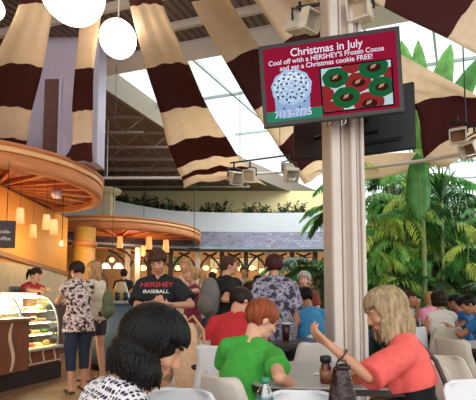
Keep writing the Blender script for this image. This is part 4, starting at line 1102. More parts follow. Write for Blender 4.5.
    if legs:
        C = BM(); e = .012; ball(C, TP(0, -.01, .0), [(q + e) * s for q in shapes[0][1]], tl, 24, 14); ln = legs.get('len', 1)
        if legs.get('skirt'):
            ecyl(C, TP(0, 0, .16), (.150 * bw * s + .012, .112 * bw * s + .012), LG[0][1] * .5 + LG[1][1] * .5 + V((0, 0, -.02)), (.22 * s, .19 * s), Matrix.Identity(3))
        else:
            for hp, kn, an in LG:
                f = min(1, ln * 2)
                if ln <= .5: caps(C, hp, .088 * bw * s + e, lerp(hp, kn, .2), .086 * bw * s + e); cone(C, hp, .090 * s * bw + e, lerp(hp, kn, f), .072 * s + e, 18)
                else: caps(C, hp, .088 * s * bw + e, kn, .060 * s + e); cone(C, kn, .060 * s + e, lerp(kn, an, (ln - .5) * 2), .048 * s + e, 18)
        mm = remesh(C, max(vox, .009), 2, .005 * s, 10, seed + 5); new_obj(legs.get('name', 'trousers'), mm, legs['mat'], t)
    if shoes:
        for hp, kn, an in LG:
            C = BM(); sm = mat('shoe_' + shoes[1:], shoes, .5)
            if shoes == '#3a2416' and True:
                box(C, an.x - .045 * s, an.x + .045 * s, an.y - .06 * s, an.y + .18 * s, .002, .022, bev=.006); tube(C, [an + V((-.04 * s, .05, -.05 * s)), an + V((0, .11 * s, -.008 * s)), an + V((.04 * s, .05, -.05 * s))], .008, 6); new_obj('sandal', bm_to(C), sm, t)
            else:
                caps(C, an + V((0, -.025, -.033)) * s, .042 * s, an + V((0, .135, -.043)) * s, .035 * s); box(C, an.x - .042 * s, an.x + .042 * s, an.y - .07 * s, an.y + .17 * s, .0, .025 * s)
                new_obj('shoe', remesh(C, .009, 2), sm, t)
    # face ---------------------------------------------------
    hm_ = HR[hair['mat']] if hair else HR['dark']
    if face:
        for sg in (-1, 1):
            b = BM(); ball(b, H(sg * .030, .0680, .010), .0100 * hs, seg=14, ring=10); ey = obj('eye', b, M_eyew, t, True)
            b = BM(); ball(b, H(sg * .030, .0728, .009), .0062 * hs, seg=12, ring=8); obj('iris', b, M_iris, ey, True)
            b = BM(); tube(b, [H(sg * .014, .098, .036), H(sg * .032, .0945, .041), H(sg * .050, .083, .036)], [.003 * hs, .0042 * hs, .002 * hs], 6); obj('eyebrow', b, hm_, t, True)
        b = BM(); tube(b, [H(-.024, .088, -.057), H(-.010, .0965, -.0535), H(0, .0965, -.055), H(.010, .0965, -.0535), H(.024, .088, -.057)], [.002 * hs, .005 * hs, .005 * hs, .005 * hs, .002 * hs], 8)
        tube(b, [H(-.020, .088, -.061), H(0, .0955, -.0635), H(.020, .088, -.061)], [.002 * hs, .006 * hs, .002 * hs], 8); obj('lips', b, M_lip, t, True)
    if glasses:
        b = BM()
        for sg in (-1, 1):
            tube(b, [H(sg * .032 + .024 * math.cos(q), .101 - .006 * abs(math.cos(q)) * (1 if sg * math.cos(q) > 0 else 0), .008 + .016 * math.sin(q)) for q in [i * 6.2832 / 16 for i in range(17)]], .002 * hs, 5)
            tube(b, [H(sg * .056, .096, .012), H(sg * .074, .06, .012), H(sg * .082, .0, .008)], .002 * hs, 5)
        tube(b, [H(-.009, .102, .010), H(.009, .102, .010)], .002 * hs, 5); obj('glasses', b, mat('glasses_frame', glasses, .3), t, True)
    # hair ---------------------------------------------------
    if hair:
        n = hair.get('n', 120); Lk = hair.get('len', 0); kind = hair.get('kind', 'short'); th_ = hair.get('thick', .011)
        C = BM(); vol = hair.get('vol', 0)
        ball(C, H(0, -.024, .040), [(q + vol) * hs for q in (.082, .092, .086)], HM, 24, 16)
        ER = [q + vol for q in (.083, .101, .094)]; EC = (0, -.013, .032)
        fo = hair.get('open', 62)
        for k in range(n):
            a = (k * 137.508) % 360 - 180; fr = abs(a)
            if fr < fo: ze = hair.get('fringe', .055) + rg.uniform(-.008, .008)
            elif kind == 'short': ze = (.0 if fr < 110 else -.055) + rg.uniform(-.01, .01)
            else: ze = -Lk * (1 if fr > fo + 12 else .85) + rg.uniform(-.02, .02)
            ar = R(a); dx, dy = math.sin(ar), math.cos(ar); part = hair.get('part', 0); pts = []
            zz = max(ze, -.02); ph1 = math.acos(max(-1, min(1, (zz - EC[2]) / ER[2]))); ph0 = rg.uniform(.05, .5)
            m_ = 8
            for i in range(m_ + 1):
                ph = lerp(ph0, max(ph1, ph0 + .1), i / m_); rr_ = 1 + rg.uniform(-.012, .02)
                pts.append(H(EC[0] + part * (1 - i / m_) + ER[0] * math.sin(ph) * dx * rr_, EC[1] + ER[1] * math.sin(ph) * dy * rr_, EC[2] + ER[2] * math.cos(ph) * rr_))
            if ze < -.02:
                last = pts[-1]; dl = (-.02 - ze) * hs; out = (HM @ V((dx, dy, 0))); out.z = 0
                for i in range(1, 7):
                    q = i / 6; pts.append(last + V((0, 0, -dl * q)) + out * (hair.get('flare', 0) * math.sin(q * 2.2) * hs - hair.get('tuck', .02) * q * q * hs) + V((rg.uniform(-1, 1), rg.uniform(-1, 1), 0)) * .004)
            kk = len(pts); tube(C, pts, [th_ * hs * (.6 + .6 * math.sin(math.pi * min(1, .15 + .75 * i / (kk - 1)))) * (1 if i < kk - 1 else .35) for i in range(kk)], 5)
        if Lk > .06:
            zz = -Lk * .5; cB = H(0, -.05, -.02)
            ball(C, cB + V((0, 0, -Lk * .38 * hs)), (.072 * hs, .045 * hs, max(.06, Lk * .5) * hs), Matrix.Rotation(0, 3, 'X'), 16, 10)
        if hair.get('tail'):
            bp_ = H(0, -.11, .03); tube(C, [bp_, bp_ + HM @ V((0, -.05, .0)) * hs, bp_ + HM @ V((0, -.06, -.08)) * hs, bp_ + HM @ V((0, -.04, -.18)) * hs], [.02 * hs, .03 * hs, .026 * hs, .008 * hs], 8)
        if hair.get('bun'): ball(C, H(0, -.10, .07), .04 * hs)
        obj('hair', C, hm_, t, True)
    return dict(t=t, H=H, TP=TP, s=s, AR=AR, LG=LG, loc=loc, RZ=RZ, HM=HM, TF=TF, PC=PC, shirt=shirt if top else None, tm=tm)
def bm_to(C):
    bmesh.ops.recalc_face_normals(C, faces=C.faces[:]); me = bpy.data.meshes.new('m'); C.to_mesh(me); C.free(); return me

def T(mt, **k): return dict(mat=mt, **k)
M_geo = ramp_pattern('geometric_print', 'voronoi', [(0, '#23234a'), (.43, '#e4dfe0')], 62, rnd=.12)
M_camo = ramp_pattern('pink_black_print', 'noise', [(0, '#1d1a1c'), (.44, '#a88a86'), (.52, '#e3cfc8'), (.62, '#7d5a58')], 26)
M_swirl = ramp_pattern('grey_violet_print', 'noise', [(0, '#33303e'), (.42, '#77728a'), (.5, '#aaa4b0'), (.58, '#4b4858'), (.66, '#c3bcc0')], 17)
M_stripe = ramp_pattern('grey_stripe', 'noise', [(0, '#3b3f45'), (.45, '#c9c8c4'), (.53, '#4b5058'), (.6, '#d6d3ce')], 22, stretch=(1, 1, .2))
M_whiteblue = ramp_pattern('blue_white_print', 'noise', [(0, '#5a6a94'), (.45, '#b4bdd6'), (.55, '#7a88b4'), (.62, '#d3d6e2')], 24)
c_black = cloth('black_cotton', '#141417'); c_green = cloth('green_cotton', '#3fa03a'); c_red = cloth('red_cotton', '#b8232a'); c_blue = cloth('blue_cotton', '#3f8fc0')
c_coral = cloth('coral_knit', '#e8615a'); c_navy = cloth('navy_denim', '#232b3d'); c_denim = cloth('denim', '#3c4a66'); c_beige = cloth('beige_cotton', '#c9b298'); c_maroon = cloth('maroon_cotton', '#7d2038')
c_white = cloth('white_cotton', '#d8d2c8', .04); c_pink = cloth('pink_cotton', '#e889b4'); c_dblue = cloth('royal_blue_cotton', '#2d6fae'); c_khaki = cloth('khaki', '#a08c6c'); c_grey = cloth('grey_cotton', '#5d5f66'); c_cream = cloth('cream_knit', '#d9c9b4')

# front: black-haired woman in a geometric blouse, hunched to the right, holding a water bottle
front = person('woman with a black bob and navy-and-white geometric blouse, leaning over in the bottom left', 153, 347, 1.24, -52, 'sit', seat=.36, lean=10, hunch=12, roll=4,
   head=(-30, 7, 4), skin='mid', hair=dict(mat='black', kind='long', len=.115, open=66, n=1100, thick=.0072, vol=.020, flare=.03, tuck=.0, fringe=.056), top=T(M_geo, sleeve=.6, name='blouse', hem=-.1, e=.02),
   legs=T(c_navy), female=True, vox=.0065, rh=(262, 418, 1.30), rcurl=.9, rpalm=(-.3, 1, 0), seed=2, lh=None, headscale=1.0, build=1.05)
boy = person('red-haired boy with glasses in a bright green T-shirt, leaning on the table', 262, 320, 2.15, -30, 'sit', lean=15, hunch=8, roll=6, head=(-38, 8, 4), skin='fair',
   hair=dict(mat='red', n=460, thick=.0085, open=48, fringe=.05, vol=.002), top=T(c_green, sleeve=.62, loose=.018, hem=-.10, fold=.01), legs=T(c_khaki, len=.5), vox=.0065, glasses='#5a2430',
   rh=(296, 386, 1.95), rcurl=.25, rpalm=(0, 0, -1), rpole=(.7, -.5, -.6), lh=(224, 396, 2.5), seed=4, headscale=1.08, build=.96)
coral = person('woman with ash-blonde hair in a coral cardigan, raising her bare arm at the table', 386, 312, 1.92, 62, 'sit', seat=.46, lean=8, hunch=8, roll=0, head=(20, 8, 0), skin='mid',
   hair=dict(mat='ashblond', kind='long', len=.15, open=56, n=620, thick=.0085, vol=.006, flare=.03, tuck=.0, fringe=.05), top=T(c_coral, sleeve=1.0, loose=.016, crop=.25, name='cardigan', fold=.009, e=.024, under=c_black), legs=T(M_whiteblue, skirt=True, name='skirt'), female=True,
   vox=.0065, lh=(327, 343, 1.70), lcurl=.8, lpalm=(.2, .4, .8), lpole=(-.3, -.6, -1), seed=6, headscale=1.1, build=.9)
teen = person('teenager in a black T-shirt with red and white lettering, looking down at his hands', 158, 262, 3.6, 176, 'stand', lean=2, hunch=4, head=(4, 24, 3), skin='mid',
   hair=dict(mat='brown', n=300, thick=.010, open=60, fringe=.05, vol=.003), top=T(c_black, sleeve=.8, loose=.03, hem=-.12, e=.02, fold=.006), legs=T(c_khaki, len=.55, name='shorts'), vox=.0075,
   lh=(173, 305, 3.36), rh=(152, 303, 3.36), lcurl=.9, rcurl=.9, lpalm=(.6, 0, .8), rpalm=(-.6, 0, .8), lpole=(-.8, -.4, -.5), rpole=(.8, -.4, -.5), seed=8, shoes='#d0ccc6', build=1.03)
redman = person('dark-haired man in a red T-shirt, sitting with his back to the camera', 241, 302, 3.35, -22, 'sit', lean=14, hunch=14, head=(-25, 10, 0), skin='mid',
   hair=dict(mat='dark', n=260, thick=.010, open=60, fringe=.05, vol=.004), top=T(c_red, sleeve=.6, loose=.02, e=.02), legs=T(c_denim), seed=10, build=1.08, vox=.008)
blueman = person('dark-haired man in a light blue shirt with his back to the camera beside the column', 304, 298, 4.45, 14, 'sit', lean=12, hunch=10, head=(28, 10, 0), skin='tan',
   hair=dict(mat='black', n=260, thick=.009, open=60, fringe=.05, vol=.002), top=T(c_blue, sleeve=.65, loose=.02, e=.02), legs=T(c_denim), seed=12, build=1.08, vox=.008, lh=(287, 334, 4.2), lpalm=(0, 0, 1))
printw = person('woman in a grey and violet swirl-print blouse standing with her back to the camera', 274, 266, 4.0, 4, 'stand', lean=2, hunch=4, head=(0, 4, 0), skin='mid', female=True, build=1.16,
   hair=dict(mat='auburn', n=260, thick=.011, open=60, vol=.006), top=T(M_swirl, sleeve=.95, loose=.03, hem=-.24, e=.03, flare=.03, name='blouse', fold=.012), legs=T(c_black), seed=14, vox=.009)
packman = person('man in black with a grey backpack standing and looking right', 229, 266, 4.45, -48, 'stand', lean=1, hunch=5, head=(-30, 0, 0), skin='mid', build=1.12,
   hair=dict(mat='brown', n=240, thick=.007, open=60, fringe=.06), top=T(c_black, sleeve=.7, loose=.02, e=.022), legs=T(c_khaki, len=.55, name='shorts'), seed=16, vox=.009, rh=(247, 300, 4.1))
greyw = person('grey-haired woman half hidden behind the woman in the print blouse', 304, 280, 5.1, 150, 'stand', skin='fair', female=True, head=(10, 5, 0), hair=dict(mat='grey', n=220, thick=.012, open=60, vol=.01), top=T(cloth('brick_cotton', '#8a3a32')), legs=T(c_grey), seed=18)
kid = person('dark-haired child facing the camera behind the red-haired boy', 251, 293, 4.3, 172, 'sit', skin='tan', head=(0, 8, 0), hair=dict(mat='dark', n=200, thick=.010, open=60, fringe=.04), top=T(c_grey), legs=T(c_denim), seed=20, headscale=1.05)
flor = person('woman in a pink and black print top and dark capris leaning on the pastry counter', 77, 271, 5.05, 38, 'stand', lean=6, hunch=6, head=(18, 12, 0), skin='mid', female=True, build=1.08,
   hair=dict(mat='dark', n=220, thick=.011, open=60, vol=.006, bun=False), top=T(M_camo, sleeve=.3, hem=-.17, e=.022, flare=.02, name='blouse'), legs=T(c_navy, len=.76), shoes='#3a2416', seed=22, vox=.009,
   lh=(59, 300, 5.2), rh=(70, 304, 5.2), step=.06)
blond = person('long-haired blonde woman with a green shoulder bag beside the pastry counter', 94, 270, 5.55, 62, 'stand', lean=3, head=(8, 8, 0), skin='mid', female=True,
   hair=dict(mat='blond', kind='long', len=.17, open=55, n=260, thick=.011, vol=.008, tuck=.0), top=T(c_cream, sleeve=0, e=.012, hem=-.06, name='tank_top'), legs=T(cloth('dark_shorts', '#3a3038'), len=.3, name='shorts'), shoes='#3a2416', seed=24, vox=.009, step=-.05)
server = person('server in a red polo shirt with tied-back dark hair reaching across behind the pastry case', 36, 275, 6.5, -112, 'stand', lean=10, hunch=4, head=(8, 8, 0), skin='fair', female=True,
   hair=dict(mat='dark', n=200, thick=.009, open=64, tail=True), top=T(cloth('server_red', '#a3222c'), sleeve=.6), legs=T(c_black), seed=26, lh=(57, 291, 5.95), rh=(50, 293, 5.9))
girl = person('girl in a maroon sleeveless top with a blonde ponytail, standing and drinking', 191, 275, 5.0, 118, 'stand', head=(6, -6, 0), skin='mid', female=True,
   hair=dict(mat='blond', n=200, thick=.010, open=62, tail=True), top=T(c_maroon, sleeve=0, e=.014, name='tank_top'), legs=T(c_beige, len=.4, name='shorts'), seed=28, lh=(182, 281, 4.8), rh=(184, 292, 4.75))
pers2 = person('fair-haired person partly hidden behind the girl in maroon', 185, 266, 6.1, 160, 'stand', skin='mid', hair=dict(mat='blond', n=160, thick=.011), top=T(c_beige), legs=T(c_denim), seed=30, build=.9)
pers3 = person('brown-haired person in white between the girl in maroon and the man in black', 201, 277, 7.0, 20, 'stand', skin='mid', hair=dict(mat='blond', n=160, thick=.011), top=T(c_white), legs=T(c_denim), seed=31, build=.9)
crowd = [(244, 272, 9.0, 'customer in a yellow-brown top at the far counter', 'brown', cloth('mustard_cotton', '#b48a4a')), (258, 281, 7.5, 'customer in a white shirt seen over the red-haired boy', 'dark', c_white),
         (212, 277, 9.5, 'customer in black in the distance left of the man in black', 'dark', c_black), (240, 284, 7.8, 'customer in grey seen between the man in black and the print blouse', 'grey', c_grey), (318, 281, 9.0, 'customer in a pale top in the distance beside the column', 'dark', c_beige),
         (124, 274, 11.5, 'customer in dark clothes beyond the drinks counter', 'dark', c_black)]
for i, (px, py, Y, lb, hr, tp_) in enumerate(crowd):
    person(lb, px, py, Y, [170, 200, 20, 160, 190, 10][i], 'stand', skin='mid', hair=dict(mat=hr, n=140, thick=.012), top=T(tp_), legs=T(c_denim), seed=40 + i, vox=.012, face=0)
# diners by the palms
stripew = person('woman in a grey striped top with her hand at her mouth, seated before the palms', 410, 299, 5.3, 215, 'sit', head=(0, 4, 0), skin='tan', female=True, hair=dict(mat='auburn', n=200, thick=.009, open=64, bun=True), top=T(M_stripe, sleeve=.3), legs=T(c_denim), seed=50,
   lh=(418, 306, 5.05), lcurl=1.0, lpalm=(0, 0, 1), lpole=(0, 0, -1))
pinkw = person('fair-haired person in a pink top seated behind the woman in the white tank top', 431, 299, 6.0, 200, 'sit', skin='fair', hair=dict(mat='blond', n=160, thick=.012, kind='long', len=.08), top=T(c_pink), legs=T(c_denim), seed=52)
tankw = person('dark-haired woman in a white racerback tank top with her back to the camera', 439, 300, 4.75, -6, 'sit', lean=5, skin='tan', female=True, hair=dict(mat='dark', n=220, thick=.012, kind='long', len=.07, open=60, vol=.012, flare=.01), top=T(c_white, sleeve=0, e=.014, name='tank_top'), legs=T(c_black), seed=54, build=1.1)
darkm = person('man with black hair leaning his face on his hands at the right table', 454, 303, 5.0, 110, 'sit', lean=14, skin='brown', hair=dict(mat='black', n=200, thick=.010), top=T(c_dblue, sleeve=.4), legs=T(c_black), seed=56, rh=(448, 322, 4.75), lh=(440, 325, 4.8), face=1)
bluem = person('man with black hair in a royal blue T-shirt leaning on the right table', 468, 305, 4.5, 55, 'sit', lean=22, hunch=8, head=(20, 10, 0), skin='tan', hair=dict(mat='black', n=200, thick=.010), top=T(cloth('bright_blue_cotton', '#2f74b5'), sleeve=.6), legs=T(c_black), seed=58, lh=(446, 324, 4.6))
creamw = person('person in a cream top and black trousers cut by the right edge', 487, 296, 4.0, 60, 'sit', lean=8, seat=.5, skin='mid', female=True, hair=dict(mat='dark', n=160, thick=.011), top=T(c_cream, sleeve=.4), legs=T(c_black), seed=60)
headp = person('dark-haired diner mostly hidden behind the woman in coral', 396, 294, 6.2, 40, 'sit', skin='tan', hair=dict(mat='dark', n=160, thick=.011), top=T(c_grey), legs=T(c_denim), seed=62)

# ================================================================== THINGS PEOPLE CARRY
def project_text(who, s_, size, z, m, name='lettering', width=None):
    """letters laid on the front of a shirt"""
    sh = who['shirt']; bv = BVHTree.FromPolygons([v.co.copy() for v in sh.data.vertices], [tuple(p.vertices) for p in sh.data.polygons])
    me = text_mesh(s_, size, 'CENTER'); b = BM(); b.from_mesh(me); bmesh.ops.triangulate(b, faces=b.faces[:])
    bmesh.ops.subdivide_edges(b, edges=[e for e in b.edges if e.calc_length() > .03], cuts=1)
    xs = [v.co.x for v in b.verts]; k = width / (max(xs) - min(xs)) if width else 1
    for v in b.verts:
        x, zz = -v.co.x * k, z + v.co.y; hit = bv.ray_cast(V((x, 1.0, zz)), V((0, -1, 0)))[0]
        v.co = (hit + V((0, .005, 0))) if hit else V((x, .15, zz))
    return obj(name, b, m, who['t'])
M_lred = mat('print_red', '#c5313a', .7); M_lwh = mat('print_white', '#e6e0dc', .7)
iz = lambda who, px, py, Y: (who['RZ'].transposed() @ (P(px, py, Y) - who['loc'])).z
project_text(teen, 'HERSHEY', .062, iz(teen, 160, 286.5, 3.45), M_lred, width=.29)
project_text(teen, 'BASEBALL', .042, iz(teen, 160, 293, 3.45), M_lwh, width=.22)
c = P(163, 303, 3.33); t = thing('phone', 'dark phone held by the teenager in both hands', 'phone', c, R(5)); b = BM(); box(b, -.035, .035, -.03, .03, -.005, .005, Matrix.Rotation(R(35), 4, 'X'), bev=.002); obj('case', b, M_black, t)
b = BM(); box(b, -.03, .03, -.025, .025, .005, .006, Matrix.Rotation(R(35), 4, 'X')); obj('display', b, mat('phone_glass', '#2a3038', .1), t)
# backpack of the man in black
W2 = lambda who, v: who['loc'] + who['RZ'] @ V(v)
q = W2(packman, packman['TP'](-.05, -.19, .27)); t = thing('backpack', 'grey-brown backpack worn by the man in black', 'backpack', q, R(-48)); Mp = cloth('pack_grey', '#75706a')
b = BM(); ball(b, (0, 0, 0), (.16, .09, .22)); ball(b, (0, -.06, -.08), (.12, .06, .11)); new_obj('bag_body', remesh(b, .009, 2, .006, 12, 3), Mp, t)
b = BM()
for sx_ in (-.08, .08): tube(b, [(sx_, .05, -.14), (sx_ * 1.1, .13, .0), (sx_, .16, .18), (sx_, .05, .2)], .014, 6)
obj('strap', b, M_black, t, True)
# green shoulder bag
q = P(108, 300, 5.35); t = thing('shoulder_bag', 'olive green shoulder bag on the blonde woman\'s right side', 'bag', q)
b = BM(); ball(b, (0, 0, -.05), (.07, .10, .2)); ball(b, (0, 0, -.14), (.08, .13, .1)); new_obj('bag_body', remesh(b, .009, 2, .008, 12, 9), cloth('olive_canvas', '#5f6446'), t)
b = BM(); tube(b, [(0, 0, .1), (-.04, .03, .28), (-.10, .02, .36)], .012, 6); obj('strap', b, cloth('olive_canvas2', '#4c5038'), t, True)
# shoulder bag of the woman in coral
TPc = lambda x, y, z: W2(coral, coral['TP'](x, y, z))
t = thing('shoulder_bag', 'dark brown handbag with a long strap across the coral cardigan', 'bag', (0, 0, 0))
pts = [TPc(.02, .13, .30), TPc(.0, .12, .42), TPc(-.03, .02, .53), TPc(-.01, -.09, .47), TPc(.0, -.145, .36), TPc(-.02, -.16, .22), TPc(-.10, -.16, .06), TPc(-.20, -.10, -.02)]
b = BM(); tube(b, pts, .011, 8); obj('strap', b, mat('dark_leather', '#3a1f1c', .5), t, True)
b = BM(); q = TPc(-.25, -.04, -.02); ball(b, q, (.10, .07, .11)); new_obj('bag_body', remesh(b, .008, 2, .008, 14, 5), mat('taupe_leather', '#5d4a40', .5, bump=.2), t)
# bracelet
S_, E_, W_ = coral['AR'][0]; d_ = (W_ - E_).normalized(); b = BM()
o1 = d_.orthogonal().normalized(); o2 = d_.cross(o1); cc = E_.lerp(W_, .62)
tube(b, [W2(coral, cc + (o1 * math.cos(q) + o2 * math.sin(q)) * .031) for q in [i * 6.2832 / 20 for i in range(21)]], .004, 6)
tag(obj('bracelet', b, mat('bead_dark', '#4a3a3c', .4), None, True), 'dark beaded bracelet on the raised forearm of the woman in coral', 'bracelet')

# ================================================================== CHAIRS AND TABLES
def chair_obj(x, y, facing, label, m, hgt=.80, wtop=.27, z0=0, name='shell_chair', group=None):
    t = thing(name, label, 'chair', (x, y, 0), R(facing), group)
    prof = [(.21, .425, .36), (.20, .445, .42), (.10, .450, .44), (0, .440, .44), (-.10, .440, .43), (-.16, .455, .42), (-.195, .49, .41), (-.215, .55, .40), (-.235, .63, .37), (-.25, .71, .33), (-.262, hgt - .03, wtop + .03), (-.266, hgt - .008, wtop), (-.268, hgt, wtop - .05)]
    rows = []
    for i, (yy, zz, ww) in enumerate(prof):
        row = []
        for j in range(9):
            u = j / 8 * 2 - 1; back = max(0, min(1, (i - 5) / 3)); cup = abs(u) ** 3
            row.append(V((u * ww / 2, yy + cup * .045 * back, zz + cup * .03 * (1 - back) + (0 if i < 12 else 0))))
        rows.append(row)
    b = BM(); sheet(b, rows, .012); obj('shell', b, m, t, True)
    for sx_ in (-1, 1):
        for sy_ in (-1, 1):
            b = BM(); tube(b, [(sx_ * .14, sy_ * .13 - .01, .43), (sx_ * .17, sy_ * .17 - .01, .2), (sx_ * .19, sy_ * .20 - .01, .0)], .010, 8); obj('leg', b, M_chrome, t, True)
    return t
def chair_at(px, py, Y, facing, label, m, **k):
    """px,py,Y locate the middle of the top edge of the backrest"""
    c = P(px, py, Y); off = Matrix.Rotation(R(facing), 3, 'Z') @ V((0, .266, 0)); h = max(.7, min(.92, c.z))
    return chair_obj(c.x + off.x, c.y + off.y, facing, label, m, hgt=h, **k)
def chair_under(who, facing, label, m, dy=.05, **k):
    o = who['RZ'] @ V((0, dy, 0)); return chair_obj(who['loc'].x + o.x, who['loc'].y + o.y, facing, label, m, **k)
chair_at(213, 376, 1.74, -48, 'off-white shell chair turned sideways under the red-haired boy', mat('warm_white_shell', '#d3cbc2', .4, var=.03), wtop=.25)
chair_at(217, 346, 2.58, -20, 'white shell chair right behind the red-haired boy, in front of the man in red', M_white, wtop=.31)
chair_at(184, 388, 1.50, 172, 'white shell chair between the black-haired woman and the boy\'s chair, at the bottom edge', M_white, wtop=.22)
chair_at(299, 390, 1.50, 178, 'white shell chair at the bottom edge, just right of the water bottle', M_white, wtop=.22)
chair_at(319, 343, 2.98, 4, 'pale shell chair behind the table, in front of the column', mat('pale_shell', '#cfc8c2', .4, var=.03), wtop=.27)
chair_at(203, 338, 3.32, -30, 'beige shell chair left of the man in red', M_beige)
chair_under(redman, -22, 'beige shell chair under the man in the red T-shirt', M_beige, hgt=.72)
chair_under(blueman, 14, 'white shell chair under the man in the light blue shirt', M_white, hgt=.76)
chair_under(kid, 172, 'beige shell chair under the dark-haired child', M_beige)
chair_under(coral, 168, 'beige shell chair on which the woman in coral sits sideways', M_beige, dy=-.02)
chair_under(front, -48, 'white shell chair under the woman with the black bob', M_white, hgt=.72)
chair_at(437, 355, 2.42, 160, 'beige shell chair with a flat-topped back just right of the woman in coral', M_beige, wtop=.25)
chair_at(447, 339, 3.15, -70, 'beige shell chair seen from the side, its curved seat pointing to the right edge', M_beige, wtop=.3)
chair_at(470, 379, 1.78, 190, 'white shell chair cut by the bottom right corner', M_white, wtop=.3)
chair_at(419, 327, 4.4, 20, 'white shell chair between the woman in coral and the diners by the palms', M_white, wtop=.25)
for who, f, lb in ((stripew, 215, 'shell chair under the woman in the striped top'), (pinkw, 200, 'shell chair under the person in pink'), (tankw, -6, 'shell chair under the woman in the white tank top'), (darkm, 110, 'shell chair under the man in dark blue with his hands at his face'), (bluem, 55, 'shell chair under the man in the royal blue T-shirt'), (headp, 40, 'shell chair under the diner hidden behind the woman in coral'), (creamw, 60, 'shell chair under the person in cream at the right edge')):
    chair_under(who, f, 'beige ' + lb, M_beige)
M_top = mat('table_laminate', '#b5aea8', .3, var=.04); M_edge = mat('table_edge', '#2b2522', .4)
def table(x, y, hx, hy, label, m=M_top, rot=0, r=.12):
    t = thing('cafe_table', label, 'table', (x, y, 0), R(rot)); pts = []
    for cx_, cy_, a0 in ((hx - r, hy - r, 0), (-hx + r, hy - r, 90), (-hx + r, -hy + r, 180), (hx - r, -hy + r, 270)):
        for k in range(7): a = R(a0 + k * 15); pts.append((cx_ + r * math.cos(a), cy_ + r * math.sin(a)))
    b = BM(); prism(b, pts, .733, .74); obj('tabletop', b, m, t)
    b = BM(); prism(b, [(p * 1.006, q * 1.006) for p, q in pts], .705, .733); obj('edge', b, M_edge, t)
    b = BM(); cone(b, (0, 0, .03), .035, (0, 0, .705), .035, 16); lathe(b, [(0, .69), (.15, .70), (.15, .705), (0, .705)]); obj('pedestal', b, M_chrome, t, True)
    b = BM(); lathe(b, [(0, 0), (.25, 0), (.25, .012), (.05, .035), (0, .035)], seg=32); obj('base', b, M_chrome, t, True)
    return t
table(.50, 2.18, .42, .36, 'pale cafe table with a dark edge under the boy\'s hand', rot=-4)
table(.27, 1.05, .36, .34, 'near cafe table mostly below the picture, carrying the brown bag and the water bottle')
table(P(446, 326, 5.2).x - .1, 5.35, .5, .38, 'table with a dark edge where the men in blue lean', r=.2)
table(P(413, 320, 6).x, 5.75, .4, .35, 'small pale table in front of the woman in the striped top', mat('white_laminate', '#c9d0d4', .3), r=.2)
table(P(466, 345, 3.6).x + .2, 3.35, .38, .38, 'pale round table at the right edge beside the sideways chair', r=.36)
table(P(276, 345, 3.6).x - .0, 3.75, .42, .3, 'dark table between the man in red and the man in light blue', mat('dark_laminate', '#4a413c', .3), r=.1)
# sauce bottle
c = P(326, 381.5, 1.92); t = thing('sauce_bottle', 'small brown sauce bottle with a black cap on the table', 'bottle', (c.x, c.y, .74))
b = BM(); lathe(b, [(0, 0), (.026, 0), (.028, .01), (.028, .075), (.02, .09), (.02, .1), (0, .1)]); obj('body', b, mat('sauce_amber', '#5a2416', .2, var=.3), t, True)
b = BM(); lathe(b, [(.0285, .02), (.0295, .02), (.0295, .065), (.0285, .065), (.0285, .02)]); obj('bottle_label', b, mat('label_tan', '#8a5a3c', .5, var=.3, scale=40), t, True)
b = BM(); lathe(b, [(0, .098), (.027, .098), (.027, .123), (.02, .128), (0, .128)]); obj('cap', b, M_black, t, True)
c = P(352, 383, 1.92); t = thing('sugar_box', 'small amber box on the table under the raised forearm', 'box', (c.x, c.y, .74), R(20))
b = BM(); box(b, -.035, .035, -.03, .03, 0, .042, bev=.004); obj('carton', b, mat('amber_card', '#a55a30', .5, var=.2), t)
b = BM(); box(b, -.037, .037, -.032, .032, .042, .05, bev=.002); obj('lid', b, mat('amber_lid', '#c98a54', .5), t)
c = P(316, 373.5, 2.1); b = BM(); ball(b, (0, 0, 0), (.014, .012, .008)); ball(b, (.012, .005, 0), (.01, .01, .006)); tag(obj('crumpled_wrapper', b, M_offw, None, True, (c.x, c.y, .747)), 'tiny crumpled white and orange wrapper on the table', 'wrapper')
# brown bag
c = P(342, 385, 1.36); t = thing('carrier_bag', 'glossy dark brown carrier bag with a black gathered top', 'bag', (c.x, c.y, .74), R(-8))
b = BM(); rows = []
for i in range(12):
    q = i / 11; wx = .056 * (1 - q) + .026 * q; wy = .035 * (1 - q) + .014 * q; z = .005 + .165 * q
    rows.append([V((wx * math.cos(a) * (1 + .07 * math.sin(5 * a + i * .6)), wy * math.sin(a) * (1 + .1 * math.sin(3 * a)), z)) for a in [k * 6.2832 / 28 for k in range(29)]])
sheet(b, rows, .002); obj('bag_body', b, mat('brown_gloss', '#2a1210', .18, var=.5, scale=30, bump=.3, bscale=40), t, True)
b = BM(); ball(b, (.004, 0, .172), (.028, .016, .012)); tube(b, [(-.02, 0, .17), (-.012, 0, .195), (.012, 0, .195), (.02, 0, .17)], .003, 6); obj('gathered_top', b, M_black, t, True)
b = BM(); rows = [[V((.028 + .006 * math.sin(k * .9) - .006, -.045 - .0 * k, .012 + .007 * k)), V((.036 + .006 * math.sin(k * .9) - .006, -.043, .012 + .007 * k))] for k in range(9)]; sheet(b, rows, .001); obj('white_print', b, M_lwh, t)
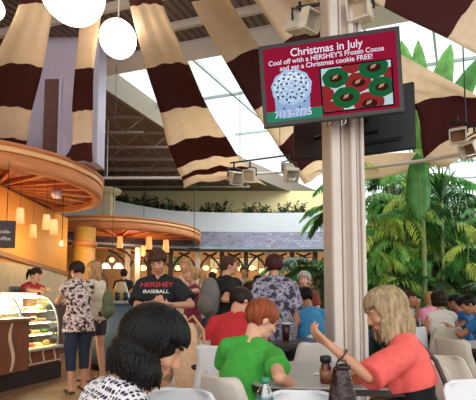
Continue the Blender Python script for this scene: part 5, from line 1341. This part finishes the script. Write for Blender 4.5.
# water bottle in the front woman's hand
c = P(265, 400, 1.36); t = thing('water_bottle', 'clear water bottle with a green cap held in a hand at the bottom edge', 'bottle', (c.x, c.y, .742))
b = BM(); lathe(b, [(0, 0), (.026, 0), (.029, .006), (.029, .03), (.027, .034), (.029, .038), (.029, .07), (.026, .09), (.012, .115), (.012, .122), (0, .122)]); obj('body', b, glassmat('bottle_plastic', (.86, .93, .95), .25), t, True)
b = BM(); lathe(b, [(.0293, .04), (.0297, .04), (.0297, .068), (.0293, .068), (.0293, .04)]); obj('bottle_label', b, mat('label_teal', '#5e9a9c', .5), t, True)
b = BM(); lathe(b, [(0, .118), (.0145, .118), (.0145, .136), (0, .137)]); obj('cap', b, mat('cap_green', '#2f8a62', .4), t, True)
# beige slouchy bag on a chair
c = P(192, 335, 2.95); t = thing('tote_bag', 'slouchy beige bag with a dark clasp propped on a chair behind the black bob', 'bag', (c.x, c.y, .452), R(-15))
b = BM(); ball(b, (0, 0, .16), (.14, .10, .17)); ball(b, (-.02, 0, .32), (.07, .06, .18)); ball(b, (-.06, 0, .46), (.03, .03, .10)); ball(b, (.07, 0, .22), (.09, .07, .12)); new_obj('bag_body', remesh(b, .009, 3, .014, 9, 4), cloth('tan_canvas', '#c49e7c'), t)
b = BM(); ball(b, (.07, -.09, .20), (.04, .02, .02)); obj('clasp', b, M_black, t, True)
b = BM(); tube(b, [(-.06, 0, .5), (.0, .02, .55), (.08, .02, .45), (.1, 0, .3)], .012, 8); obj('handle', b, cloth('tan_canvas2', '#b48a66'), t, True)
chair_obj(c.x, c.y - .0, 170, 'beige shell chair holding the slouchy beige bag', M_beige)
# things on the diners' tables
for i, (px, Y, m, lb) in enumerate(((410, 5.6, '#2d3038', 'dark tray on the table before the woman in the striped top'), (417, 5.55, '#c9ccd6', 'pale cup on the table beside the woman in the striped top'))):
    c = P(px, 320, Y); b = BM()
    if i: lathe(b, [(0, 0), (.03, 0), (.042, .1), (.036, .1), (.026, .01), (0, .01)])
    else: box(b, -.16, .16, -.11, .11, 0, .02, bev=.006)
    tag(obj('paper_cup' if i else 'tray', b, mat('dining_' + m[1:], m, .4), None, bool(i), (c.x, c.y, .741)), lb, 'cup' if i else 'tray')
c = P(286, 331, 3.75); t = thing('drinking_cup', 'tall dark cup with a white lid on the dark table', 'cup', (c.x, c.y, .741))
b = BM(); lathe(b, [(0, 0), (.03, 0), (.042, .15), (0, .15)]); obj('body', b, mat('cup_dark', '#35120e', .4), t, True)
b = BM(); lathe(b, [(0, .148), (.045, .148), (.045, .16), (.03, .165), (0, .165)]); obj('lid', b, M_offw, t, True)
